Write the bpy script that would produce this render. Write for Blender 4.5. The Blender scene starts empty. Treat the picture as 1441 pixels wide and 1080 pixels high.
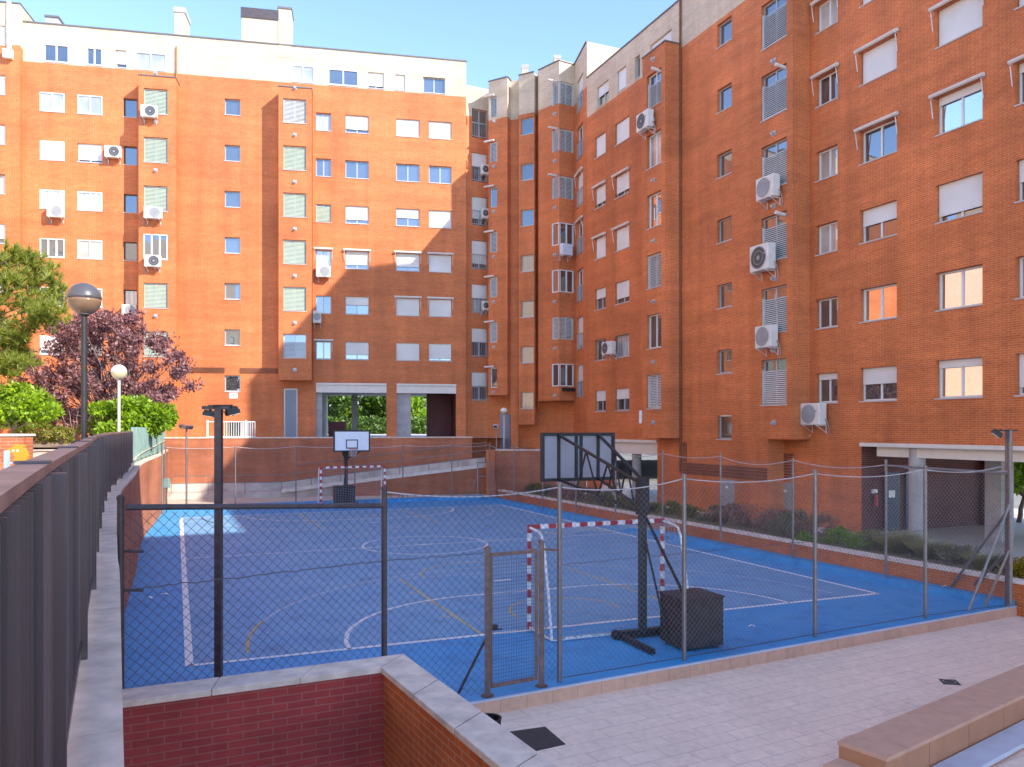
import bpy, math, random
from mathutils import Vector, Matrix
random.seed(7)
R = math.radians
scene = bpy.context.scene
COL = scene.collection
CAMZ = 4.02; FPX = 1125.0; CX = 720.5; HY = 602.0      # measured lens of the photograph (1441 px wide)
SUN = (1.175, -.787, .95)
SUN_E, SKY_S, EXPO = 2.0, .15, 2.12
SHADE = [(.5, 8.0, -.6, 29.3), (-8.0, 0, -.4, 25.9), (-25, -8.3, -.4, 24.4), (-57, -29.8, -.6, 33.0)]

# ------------------------------------------------------------------ materials
def nt(name):
    m = bpy.data.materials.new(name); m.use_nodes = True
    n = m.node_tree.nodes; l = m.node_tree.links
    return m, n, l, n['Principled BSDF']
def pos_noise(n, l, scale, detail=4, src='pos', rough=.55):
    g = n.new('ShaderNodeNewGeometry'); t = n.new('ShaderNodeTexNoise')
    t.inputs['Scale'].default_value = scale; t.inputs['Detail'].default_value = detail; t.inputs['Roughness'].default_value = rough
    l.new(g.outputs['Position'], t.inputs['Vector']); return t
def c4(c): return (c[0], c[1], c[2], 1)
def mixc(n, l, mode, fac, a, b):
    m = n.new('ShaderNodeMix'); m.data_type = 'RGBA'; m.blend_type = mode
    for sock, v in ((m.inputs[0], fac), (m.inputs[6], a), (m.inputs[7], b)):
        if hasattr(v, 'links'): l.new(v, sock)
        elif isinstance(v, (int, float)): sock.default_value = v
        else: sock.default_value = c4(v)
    return m.outputs[2]
def ramp(n, l, src, p0, c0, p1, c1):
    r = n.new('ShaderNodeValToRGB'); e = r.color_ramp.elements
    e[0].position = p0; e[0].color = c4(c0); e[1].position = p1; e[1].color = c4(c1)
    l.new(src, r.inputs[0]); return r.outputs[0]
def plain(name, col, rough=.6, metal=0., var=.12, scale=3., bump=0., bscale=60., spec=.5, col2=None, coat=0.):
    m, n, l, p = nt(name)
    t = pos_noise(n, l, scale, 5)
    a = col2 if col2 else tuple(max(0, c * (1 - var)) for c in col)
    b = col if col2 else tuple(min(1, c * (1 + var)) for c in col)
    l.new(ramp(n, l, t.outputs['Fac'], .3, a, .7, b), p.inputs['Base Color'])
    p.inputs['Roughness'].default_value = rough; p.inputs['Metallic'].default_value = metal
    p.inputs['Specular IOR Level'].default_value = spec; p.inputs['Coat Weight'].default_value = coat
    if bump:
        t2 = pos_noise(n, l, bscale, 3); bm = n.new('ShaderNodeBump'); bm.inputs['Strength'].default_value = bump
        bm.inputs['Distance'].default_value = .02
        l.new(t2.outputs['Fac'], bm.inputs['Height']); l.new(bm.outputs[0], p.inputs['Normal'])
    return m
def brick(name, c1, c2, mortar, w=.25, h=.066, ms=.0055, rough=.75, blotch=.16, bscale=.25, bump=.4, streak=True, off=.5):
    m, n, l, p = nt(name)
    uv = n.new('ShaderNodeUVMap'); uv.uv_map = 'UVMap'
    b = n.new('ShaderNodeTexBrick'); l.new(uv.outputs[0], b.inputs['Vector'])
    b.offset = off
    b.inputs['Color1'].default_value = c4(c1); b.inputs['Color2'].default_value = c4(c2); b.inputs['Mortar'].default_value = c4(mortar)
    b.inputs['Scale'].default_value = 1; b.inputs['Mortar Size'].default_value = ms; b.inputs['Mortar Smooth'].default_value = .15
    b.inputs['Brick Width'].default_value = w; b.inputs['Row Height'].default_value = h; b.inputs['Bias'].default_value = -.1
    t = pos_noise(n, l, bscale, 6, rough=.62)
    lo, hi = 1 - blotch, 1 + blotch
    k = ramp(n, l, t.outputs['Fac'], .32, (lo, lo, lo), .68, (hi, hi, hi))
    c = mixc(n, l, 'MULTIPLY', 1., b.outputs['Color'], k)
    g_ = n.new('ShaderNodeNewGeometry'); mp = n.new('ShaderNodeVectorMath'); mp.operation = 'MULTIPLY'; mp.inputs[1].default_value = (1.6, 1.6, .12); l.new(g_.outputs['Position'], mp.inputs[0])
    ts = n.new('ShaderNodeTexNoise'); ts.inputs['Scale'].default_value = 1.; ts.inputs['Detail'].default_value = 5; l.new(mp.outputs[0], ts.inputs['Vector'])
    if streak: c = mixc(n, l, 'MULTIPLY', 1., c, ramp(n, l, ts.outputs['Fac'], .3, (1 - blotch * .9,) * 3, .62, (1.06, 1.06, 1.06)))
    if streak:   # batches of brick: long soft bands along the courses
        mp2 = n.new('ShaderNodeVectorMath'); mp2.operation = 'MULTIPLY'; mp2.inputs[1].default_value = (.22, .22, 1.7); l.new(g_.outputs['Position'], mp2.inputs[0])
        tb = n.new('ShaderNodeTexNoise'); tb.inputs['Scale'].default_value = 1.; tb.inputs['Detail'].default_value = 7; tb.inputs['Roughness'].default_value = .7; l.new(mp2.outputs[0], tb.inputs['Vector'])
        c = mixc(n, l, 'MULTIPLY', 1., c, ramp(n, l, tb.outputs['Fac'], .34, (1 - blotch * 1.1, 1 - blotch * 1.2, 1 - blotch * 1.2), .66, (1.1, 1.12, 1.15)))
    t3 = pos_noise(n, l, 9, 4)
    c = mixc(n, l, 'MULTIPLY', 1., c, ramp(n, l, t3.outputs['Fac'], .3, (.9, .9, .9), .7, (1.08, 1.08, 1.08)))
    l.new(c, p.inputs['Base Color']); p.inputs['Roughness'].default_value = rough
    if bump:
        bm = n.new('ShaderNodeBump'); bm.inputs['Strength'].default_value = bump; bm.inputs['Distance'].default_value = .006; bm.invert = True
        l.new(b.outputs['Fac'], bm.inputs['Height']); l.new(bm.outputs[0], p.inputs['Normal'])
    return m
def slats(name, col, pitch, dark=.55, rough=.5, axis=1):
    m, n, l, p = nt(name)
    uv = n.new('ShaderNodeUVMap'); uv.uv_map = 'UVMap'; s = n.new('ShaderNodeSeparateXYZ'); l.new(uv.outputs[0], s.inputs[0])
    a = n.new('ShaderNodeMath'); a.operation = 'DIVIDE'; a.inputs[1].default_value = pitch; l.new(s.outputs[axis], a.inputs[0])
    f = n.new('ShaderNodeMath'); f.operation = 'FRACT'; l.new(a.outputs[0], f.inputs[0])
    d = tuple(c * dark for c in col)
    c = ramp(n, l, f.outputs[0], .06, d, .2, col)
    t = pos_noise(n, l, .8, 3)
    c = mixc(n, l, 'MULTIPLY', 1., c, ramp(n, l, t.outputs['Fac'], .3, (.88, .88, .86), .7, (1.05, 1.05, 1.05)))
    l.new(c, p.inputs['Base Color']); p.inputs['Roughness'].default_value = rough
    bm = n.new('ShaderNodeBump'); bm.inputs['Strength'].default_value = .5; bm.inputs['Distance'].default_value = .01
    l.new(f.outputs[0], bm.inputs['Height']); l.new(bm.outputs[0], p.inputs['Normal'])
    return m
def leafmat(name, cols, trans=.25, rough=.5):
    m, n, l, p = nt(name)
    g = n.new('ShaderNodeNewGeometry'); r = n.new('ShaderNodeValToRGB')
    e = r.color_ramp.elements
    while len(e) < len(cols): e.new(.5)
    for i, c in enumerate(cols): e[i].position = i / (len(cols) - 1); e[i].color = c4(c)
    l.new(g.outputs['Random Per Island'], r.inputs[0]); l.new(r.outputs[0], p.inputs['Base Color'])
    p.inputs['Roughness'].default_value = rough
    tr = n.new('ShaderNodeBsdfTranslucent'); l.new(r.outputs[0], tr.inputs[0])
    mx = n.new('ShaderNodeMixShader'); mx.inputs[0].default_value = trans
    l.new(p.outputs[0], mx.inputs[1]); l.new(tr.outputs[0], mx.inputs[2]); l.new(mx.outputs[0], n['Material Output'].inputs[0])
    return m
def glassy(name, col, refl=.32, rough=.02, curtain=None, var=.3, f0=None):
    """a window pane: dark room (or a curtain) behind a reflective sheet"""
    m, n, l, p = nt(name)
    if curtain:
        uv = n.new('ShaderNodeUVMap'); uv.uv_map = 'UVMap'; w = n.new('ShaderNodeTexWave'); w.inputs['Scale'].default_value = curtain
        w.inputs['Distortion'].default_value = 2.; w.inputs['Detail'].default_value = 1; w.bands_direction = 'X'
        l.new(uv.outputs[0], w.inputs['Vector'])
        l.new(ramp(n, l, w.outputs['Fac'], .1, tuple(c * .62 for c in col), .9, col), p.inputs['Base Color'])
    else:
        t = pos_noise(n, l, .9, 2)
        l.new(ramp(n, l, t.outputs['Fac'], .35, tuple(c * (1 - var) for c in col), .65, tuple(c * (1 + var) for c in col)), p.inputs['Base Color'])
    p.inputs['Roughness'].default_value = .5
    gl = n.new('ShaderNodeBsdfGlossy'); gl.inputs['Roughness'].default_value = rough; gl.inputs['Color'].default_value = (.9, .95, 1, 1)
    fr = n.new('ShaderNodeLayerWeight'); fr.inputs['Blend'].default_value = .35
    mr = n.new('ShaderNodeMapRange'); mr.inputs['To Min'].default_value = refl; mr.inputs['To Max'].default_value = min(1, refl + .5)
    l.new(fr.outputs['Fresnel'], mr.inputs[0])
    mx = n.new('ShaderNodeMixShader'); l.new(mr.outputs[0], mx.inputs[0])
    l.new(p.outputs[0], mx.inputs[1]); l.new(gl.outputs[0], mx.inputs[2]); l.new(mx.outputs[0], n['Material Output'].inputs[0])
    return m

M = {}
M['brick'] = brick('orange_brick', (.62, .152, .030), (.53, .116, .022), (.56, .31, .17), ms=.006)
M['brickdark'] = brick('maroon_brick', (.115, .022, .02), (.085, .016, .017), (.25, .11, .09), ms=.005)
M['brickred'] = brick('red_brick', (.50, .145, .05), (.42, .11, .04), (.48, .28, .18), blotch=.22)
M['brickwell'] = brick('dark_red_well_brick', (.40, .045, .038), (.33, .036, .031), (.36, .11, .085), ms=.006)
M['cream'] = brick('cream_brick', (.60, .465, .32), (.54, .41, .28), (.57, .46, .35), blotch=.09, bscale=.5)
M['peach'] = plain('peach_wall_render', (.82, .62, .44), .85, var=.06)
M['capmetal'] = plain('grey_parapet_metal', (.16, .15, .15), .5, .3)
M['white'] = plain('white_lacquered_metal', (.72, .72, .70), .4, var=.06)
M['frameg'] = plain('grey_aluminium_frame', (.42, .43, .44), .4, .2, var=.06)
M['framed'] = plain('dark_bronze_frame', (.10, .09, .085), .45, .2)
M['sill'] = plain('concrete_sill', (.50, .48, .46), .7, var=.1)
M['shutter'] = slats('white_roller_shutter', (.74, .725, .69), .05, .72)
M['shutterb'] = slats('beige_roller_shutter', (.62, .56, .48), .05, .72)
M['louverw'] = plain('grey_white_louvre_paint', (.55, .55, .53), .5, var=.08)
M['louver'] = slats('grey_white_louver_slats', (.60, .61, .62), .11, .28)
M['louverg'] = slats('pale_green_louver_slats', (.46, .52, .44), .11, .6)
M['louverp'] = plain('pale_green_louvre_paint', (.38, .44, .36), .5, var=.08)
M['doorlouver'] = slats('blue_grey_louvred_door', (.22, .25, .30), .09, .6)
M['pane'] = glassy('dark_window_glass', (.025, .03, .035), .2)
M['panes'] = glassy('staircase_window_glass', (.03, .035, .035), .2)
M['paner'] = glassy('mirror_like_window_glass', (.10, .085, .07), .62)
M['brickband'] = brick('brown_red_brick', (.22, .06, .022), (.17, .045, .018), (.32, .17, .1), ms=.006)
M['panec'] = glassy('window_glass_over_net_curtain', (.50, .49, .46), .22, curtain=1.1)
M['paneb'] = glassy('window_glass_over_drawn_blind', (.40, .40, .37), .2)
M['awncase'] = plain('rolled_awning_cloth', (.66, .60, .53), .7, var=.1)
M['awnarm'] = plain('awning_arm_metal', (.62, .60, .58), .4, .2)
M['acbody'] = plain('white_painted_sheet', (.68, .65, .60), .45, var=.1)
M['acdark'] = plain('dark_fan_grille', (.07, .07, .075), .5)
M['acgrey'] = plain('grey_fan_grille', (.30, .31, .32), .5)
M['galv'] = plain('galvanised_steel', (.24, .215, .21), .45, .6, var=.15, scale=12)
M['galvl'] = plain('pale_galvanised_cable', (.50, .46, .46), .5, .2)
M['wire'] = plain('chain_link_wire', (.10, .105, .12), .5, .4)
M['wirel'] = plain('bright_chain_link_wire', (.22, .22, .23), .45, .5)
M['postdark'] = plain('dark_brown_painted_steel', (.075, .058, .062), .5, .1, var=.25, scale=8)
M['fencedark'] = plain('dark_purple_grey_painted_steel', (.085, .06, .065), .36, .2, var=.1, scale=2)
def per_piece(m, lo, hi):
    """each loose slat or slab weathered a little differently"""
    t = M[m].node_tree; n = t.nodes; l = t.links; pb = n['Principled BSDF']; src = pb.inputs['Base Color'].links[0].from_socket
    g = n.new('ShaderNodeNewGeometry'); l.new(mixc(n, l, 'MULTIPLY', 1., src, ramp(n, l, g.outputs['Random Per Island'], 0, (lo, lo, lo), 1, (hi, hi * .96, hi * .97))), pb.inputs['Base Color'])
per_piece('fencedark', .45, 1.5)
M['fencerail'] = plain('brown_weathered_steel_rail', (.44, .28, .20), .45, .1, var=.3, scale=6)
M['fencegreen'] = plain('grey_green_painted_steel', (.20, .30, .27), .5, .1, var=.2)
M['gate'] = plain('rusty_brown_gate_steel', (.19, .125, .105), .6, .3, var=.3, scale=14)
M['black'] = plain('black_painted_steel', (.02, .02, .022), .5, .1, var=.4, scale=9)
M['blackbox'] = plain('worn_black_counterweight', (.045, .035, .035), .7, var=.45, scale=6, bump=.2)
M['board'] = plain('grey_board_panel', (.30, .285, .31), .5, var=.08)
M['boardw'] = plain('white_backboard', (.76, .79, .84), .4, var=.05)
M['red'] = plain('red_gloss_paint', (.42, .03, .045), .4, var=.15)
M['orange'] = plain('orange_hoop_paint', (.62, .10, .04), .45)
M['gwhite'] = plain('white_goal_paint', (.80, .79, .78), .4, var=.08, scale=9)
M['net'] = plain('white_net_cord', (.42, .41, .42), .8)
M['concrete'] = plain('pale_coping_concrete', (.76, .635, .51), .8, var=.22, scale=5, bump=.25, bscale=40)
M['concrete2'] = plain('ramp_concrete', (.60, .51, .44), .85, var=.3, scale=1.2, bump=.2)
M['kerb'] = plain('white_stone_kerb', (.78, .68, .58), .8, var=.18, scale=4)
M['beam'] = plain('painted_white_beam', (.72, .66, .58), .7, var=.06)
M['column'] = plain('grey_concrete_column', (.40, .37, .36), .75, var=.15, scale=3)
M['terracotta'] = plain('terracotta_stone_tile', (.62, .37, .25), .6, var=.12, scale=4, bump=.1, bscale=90)
M['benchface'] = plain('brown_stone_front', (.46, .22, .115), .6, var=.1, scale=4)
M['slab'] = plain('blue_white_slab', (.56, .60, .66), .6, var=.1)
M['iron'] = plain('cast_iron_cover', (.075, .072, .07), .55, .5, var=.3, scale=20, bump=.6, bscale=60)
per_piece('concrete', .88, 1.06); per_piece('terracotta', .93, 1.06)
M['soil'] = plain('dry_planter_soil', (.24, .185, .13), .95, var=.4, scale=6, bump=.6, bscale=14)
M['ground'] = plain('dusty_earth', (.22, .19, .15), .95, var=.2, scale=.5)
M['path'] = plain('pale_sandy_paving', (.60, .53, .43), .85, var=.14, scale=.9, bump=.1)
M['floor'] = plain('arcade_floor_tile', (.56, .48, .42), .6, var=.12, scale=.8)
M['bark'] = plain('grey_brown_bark', (.16, .11, .085), .9, var=.35, scale=14, bump=.6, bscale=30)
M['plumbark'] = plain('pale_purple_bark', (.22, .15, .15), .9, var=.35, scale=14)
M['globe'] = plain('grey_globe_cap', (.085, .08, .09), .3, var=.1)
M['globew'] = plain('white_globe_cap', (.80, .78, .74), .3, var=.05)
M['globeb'] = plain('amber_globe_bowl', (.21, .125, .075), .15, var=.2)
M['globeb2'] = plain('yellowish_globe_bowl', (.52, .46, .28), .2, var=.1)
M['bluedoor'] = plain('navy_blue_door', (.018, .026, .075), .45)
M['greydoor'] = plain('grey_metal_door', (.34, .33, .31), .5, var=.06)
M['signw'] = plain('white_sign_plate', (.78, .78, .76), .4, var=.04)
M['signb'] = plain('blue_sign_ink', (.06, .10, .45), .5)
M['toy'] = plain('mustard_play_panel', (.55, .27, .02), .5, var=.08)
M['toyblue'] = plain('pale_blue_plastic', (.35, .45, .62), .5)
M['cloth'] = plain('white_protective_cloth', (.62, .64, .70), .8, var=.2, scale=9)
M['far'] = plain('pale_distant_render', (.62, .60, .58), .8, var=.06)
M['pine'] = leafmat('pine_needles', [(.07, .11, .012), (.17, .21, .018), (.27, .29, .025), (.11, .14, .015)], .2)
M['plum'] = leafmat('purple_plum_leaves', [(.13, .05, .06), (.24, .11, .12), (.38, .21, .20), (.17, .07, .08), (.30, .14, .15)], .25)
M['laurel'] = leafmat('bright_green_leaves', [(.08, .16, .006), (.20, .34, .008), (.32, .48, .012), (.14, .25, .008)], .35)
M['hedge'] = leafmat('olive_green_leaves', [(.10, .12, .015), (.19, .21, .025), (.29, .26, .04), (.22, .16, .05)], .25)
M['tree'] = leafmat('tree_leaves', [(.02, .05, .008), (.07, .14, .012), (.14, .24, .02), (.05, .09, .01)], .3)
M['herb'] = leafmat('grey_green_herb_leaves', [(.10, .12, .05), (.22, .22, .10), (.26, .20, .14), (.17, .17, .08)], .2)
M['grassy'] = leafmat('straw_green_blades', [(.20, .23, .05), (.36, .34, .10), (.42, .34, .14), (.24, .25, .06)], .25)
M['redtip'] = leafmat('red_tipped_leaves', [(.36, .10, .09), (.46, .20, .16), (.17, .15, .07), (.26, .20, .09)], .2)

def court_mat(name, c, scuff):
    m, n, l, p = nt(name)
    t = pos_noise(n, l, .55, 6, rough=.65); t2 = pos_noise(n, l, 22, 4)
    k = ramp(n, l, t.outputs['Fac'], .35, c, .75, scuff)
    k = mixc(n, l, 'MULTIPLY', 1., k, ramp(n, l, t2.outputs['Fac'], .3, (.84, .85, .87), .7, (1.12, 1.1, 1.08)))
    t4 = pos_noise(n, l, 1.7, 8, rough=.75); k = mixc(n, l, 'MULTIPLY', 1., k, ramp(n, l, t4.outputs['Fac'], .36, (.72, .74, .78), .5, (1, 1, 1)))
    t5 = pos_noise(n, l, 3.3, 8, rough=.8); k = mixc(n, l, 'MIX', ramp(n, l, t5.outputs['Fac'], .6, (0, 0, 0), .78, (.5, .5, .5)), k, (.42, .46, .52))
    l.new(k, p.inputs['Base Color']); p.inputs['Roughness'].default_value = .62
    bm = n.new('ShaderNodeBump'); bm.inputs['Strength'].default_value = .2; bm.inputs['Distance'].default_value = .01
    l.new(t2.outputs['Fac'], bm.inputs['Height']); l.new(bm.outputs[0], p.inputs['Normal'])
    return m
M['courtin'] = court_mat('dusty_blue_court_paint', (.135, .345, .575), (.21, .41, .60))
M['courtout'] = court_mat('bright_blue_court_paint', (.04, .32, .66), (.08, .37, .68))
def worn(name, c, thr):
    m, n, l, p = nt(name)
    t = pos_noise(n, l, 6, 6, rough=.7)
    l.new(ramp(n, l, t.outputs['Fac'], thr, (.20, .27, .46), thr + .16, c), p.inputs['Base Color']); p.inputs['Roughness'].default_value = .6
    return m
M['linew'] = worn('white_line_paint', (.88, .86, .84), .12)
M['linet'] = worn('faded_white_line_paint', (.50, .56, .66), .34)
M['liney'] = worn('yellow_line_paint', (.60, .45, .16), .25)
def tile_mat(name, c1, c2, mortar, w, h, ms, rough=.55):
    return brick(name, c1, c2, mortar, w, h, ms, rough, .07, .7, .15, False)
M['patio'] = tile_mat('pinkish_white_patio_tile', (.95, .745, .575), (.92, .71, .55), (.62, .43, .32), .6, .3, .005)
M['riser'] = tile_mat('terracotta_edge_tile', (.66, .40, .27), (.60, .36, .24), (.46, .27, .18), .45, .6, .006)

# ------------------------------------------------------------------ mesh helpers
LOC = {}
class MB:
    def __init__(s): s.v = []; s.f = []; s.mi = []; s.cur = 0
    def quad(s, *pts):
        b = len(s.v); s.v += [tuple(p) for p in pts]; s.f.append(tuple(range(b, b + len(pts)))); s.mi.append(s.cur); return s
    def hexa(s, p):   # 8 corners: bottom 0-3 (ccw seen from above), top 4-7
        b = len(s.v); s.v += [tuple(q) for q in p]
        for f in ((3, 2, 1, 0), (4, 5, 6, 7), (0, 1, 5, 4), (1, 2, 6, 5), (2, 3, 7, 6), (3, 0, 4, 7)):
            s.f.append(tuple(b + i for i in f)); s.mi.append(s.cur)
        return s
    def box(s, x0, x1, y0, y1, z0, z1):
        return s.hexa([(x0, y0, z0), (x1, y0, z0), (x1, y1, z0), (x0, y1, z0), (x0, y0, z1), (x1, y0, z1), (x1, y1, z1), (x0, y1, z1)])
    def fbox(s, F, s0, s1, d0, d1, z0, z1):
        return s.hexa([F.P(s0, d1, z0), F.P(s1, d1, z0), F.P(s1, d0, z0), F.P(s0, d0, z0), F.P(s0, d1, z1), F.P(s1, d1, z1), F.P(s1, d0, z1), F.P(s0, d0, z1)])
    def prism(s, poly, z0, z1):   # poly: list of (x,y) ccw; z1 number or list
        b = len(s.v); n = len(poly); zt = z1 if isinstance(z1, (list, tuple)) else [z1] * n; zb = z0 if isinstance(z0, (list, tuple)) else [z0] * n
        s.v += [(p[0], p[1], q) for p, q in zip(poly, zb)] + [(p[0], p[1], q) for p, q in zip(poly, zt)]
        s.f.append(tuple(b + i for i in reversed(range(n)))); s.f.append(tuple(b + n + i for i in range(n))); s.mi += [s.cur] * 2
        for i in range(n):
            j = (i + 1) % n; s.f.append((b + i, b + j, b + n + j, b + n + i)); s.mi.append(s.cur)
        return s
    def tube(s, pts, r, n=8, cap=True, radii=None):
        pts = [Vector(p) for p in pts]; rings = []; up = None
        for i, p in enumerate(pts):
            t = (pts[min(i + 1, len(pts) - 1)] - pts[max(i - 1, 0)])
            if t.length < 1e-9: t = Vector((0, 0, 1))
            t.normalize()
            if up is None: up = Vector((0, 0, 1)) if abs(t.z) < .9 else Vector((1, 0, 0))
            a = t.cross(up)
            if a.length < 1e-4: a = t.orthogonal()
            a.normalize(); bb = t.cross(a).normalized(); up = a.cross(t).normalized() if False else up
            rr = radii[i] if radii else r; b = len(s.v)
            for k in range(n):
                an = 2 * math.pi * (k + .5) / n; s.v.append(tuple(p + a * (rr * math.cos(an)) + bb * (rr * math.sin(an))))
            rings.append(b)
        for a0, b0 in zip(rings, rings[1:]):
            for k in range(n):
                j = (k + 1) % n; s.f.append((a0 + k, a0 + j, b0 + j, b0 + k)); s.mi.append(s.cur)
        if cap:
            s.f.append(tuple(rings[0] + k for k in reversed(range(n)))); s.f.append(tuple(rings[-1] + k for k in range(n))); s.mi += [s.cur] * 2
        return s
    def bar(s, p0, p1, w, h=None):   # rectangular bar between two points
        p0 = Vector(p0); p1 = Vector(p1); h = h or w; t = (p1 - p0).normalized(); u = Vector((0, 0, 1)) if abs(t.z) < .95 else Vector((1, 0, 0))
        a = t.cross(u).normalized() * (w / 2); b = t.cross(a.normalized()).normalized() * (h / 2)
        q = [p0 - a - b, p0 + a - b, p0 + a + b, p0 - a + b, p1 - a - b, p1 + a - b, p1 + a + b, p1 - a + b]
        return s.hexa(q)
    def disc(s, c, ax, r, r0=0., n=24):
        ax = Vector(ax).normalized(); a = ax.orthogonal().normalized(); b = ax.cross(a); c = Vector(c)
        o = [c + (a * math.cos(2 * math.pi * k / n) + b * math.sin(2 * math.pi * k / n)) * r for k in range(n)]
        if r0 <= 0: s.quad(*o)
        else:
            i_ = [c + (a * math.cos(2 * math.pi * k / n) + b * math.sin(2 * math.pi * k / n)) * r0 for k in range(n)]
            for k in range(n): j = (k + 1) % n; s.quad(o[k], o[j], i_[j], i_[k])
        return s
    def lathe(s, c, prof, n=24):   # prof: (r, z) list, about vertical axis
        c = Vector(c); rings = []
        for r, z in prof:
            rings.append(len(s.v)); s.v += [(c.x + r * math.cos(2 * math.pi * k / n), c.y + r * math.sin(2 * math.pi * k / n), c.z + z) for k in range(n)]
        for a0, b0 in zip(rings, rings[1:]):
            for k in range(n):
                j = (k + 1) % n; s.f.append((a0 + k, a0 + j, b0 + j, b0 + k)); s.mi.append(s.cur)
        s.f.append(tuple(rings[0] + k for k in reversed(range(n)))); s.f.append(tuple(rings[-1] + k for k in range(n))); s.mi += [s.cur] * 2
        return s
    def build(s, name, mats, parent=None, smooth=False, uv=True, udir=None, bevel=0.):
        mats = mats if isinstance(mats, (list, tuple)) else [mats]
        xs = [v[0] for v in s.v]; ys = [v[1] for v in s.v]; zs = [v[2] for v in s.v]
        o = Vector(((min(xs) + max(xs)) / 2, (min(ys) + max(ys)) / 2, min(zs)))
        me = bpy.data.meshes.new(name)
        me.from_pydata([(v[0] - o.x, v[1] - o.y, v[2] - o.z) for v in s.v], [], s.f)
        for m in mats: me.materials.append(M[m] if isinstance(m, str) else m)
        if len(mats) > 1: me.polygons.foreach_set('material_index', s.mi)
        if uv:
            ul = me.uv_layers.new(name='UVMap').data; flat = [0.] * (2 * len(me.loops)); V = s.v
            for p in me.polygons:
                nx, ny, nz = p.normal
                if abs(nz) > .75:
                    ux, uy = (udir if udir else (1, 0))
                    for li, vi in zip(p.loop_indices, p.vertices):
                        x, y, z = V[vi]; flat[2 * li] = x * ux + y * uy; flat[2 * li + 1] = -x * uy + y * ux
                else:
                    h = math.hypot(nx, ny); tx, ty = -ny / h, nx / h
                    for li, vi in zip(p.loop_indices, p.vertices):
                        x, y, z = V[vi]; flat[2 * li] = x * tx + y * ty; flat[2 * li + 1] = z
            ul.foreach_set('uv', flat)
        if smooth: me.polygons.foreach_set('use_smooth', [True] * len(me.polygons))
        me.update()
        ob = bpy.data.objects.new(name, me); COL.objects.link(ob); ob.location = o; LOC[ob.name] = o
        if bevel:
            b = ob.modifiers.new('bevel', 'BEVEL'); b.width = bevel; b.segments = 2; b.limit_method = 'ANGLE'
        if parent is not None:
            ob.parent = parent; ob.matrix_parent_inverse = Matrix.Translation(-LOC[parent.name])
        return ob
def fix_parent(ob, parent):
    """world-space mesh object under a part whose own origin is offset: undo the chain of translations"""
    return ob
def tag(o, label=None, cat=None, group=None, kind=None):
    if label: o['label'] = label
    if cat: o['category'] = cat
    if group: o['group'] = group
    if kind: o['kind'] = kind
    return o
def root(name, loc, label, cat, group=None):
    o = bpy.data.objects.new(name, None); COL.objects.link(o); o.location = loc; o.empty_display_size = .3
    LOC[o.name] = Vector(loc); return tag(o, label, cat, group)
def structure(o): o['kind'] = 'structure'; return o

# ------------------------------------------------------------------ vertical reference planes
class F:
    """a facade line on plan: origin, unit direction along it, unit normal out of it"""
    def __init__(s, o, t, n):
        s.o = o; k = math.hypot(*t); s.t = (t[0] / k, t[1] / k); k = math.hypot(*n); s.n = (n[0] / k, n[1] / k)
    @classmethod
    def two(c, p, q):
        t = (q[0] - p[0], q[1] - p[1]); n = (t[1], -t[0])
        if n[0] * -p[0] + n[1] * -p[1] < 0: n = (-n[0], -n[1])
        return c(p, t, n)
    def xy(s, a, d): return (s.o[0] + s.t[0] * a + s.n[0] * d, s.o[1] + s.t[1] * a + s.n[1] * d)
    def P(s, a, d, z): x, y = s.xy(a, d); return Vector((x, y, z))
    def s_at(s, px, d=0.):     # where the plumb line seen at column px meets the plane
        k = (px - CX) / FPX; ox, oy = s.xy(0, d); return (k * oy - ox) / (s.t[0] - k * s.t[1])
    def z_at(s, px, py, d=0.): return CAMZ - (py - HY) / FPX * s.xy(s.s_at(px, d), d)[1]
RT = (-.392, .92)                                            # long direction of the court and right wing
FN = F((12.15, 27.8), RT, (-.92, -.392))                      # near face of the right wing
FM = F(FN.xy(0, .85), RT, (-.92, -.392))                      # main face of the right wing, one step proud
FL = F((-26.05, 45.3), (.981, .194), (.194, -.981))           # back block across the court
FL2 = 2.755                                                  # storey height

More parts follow.
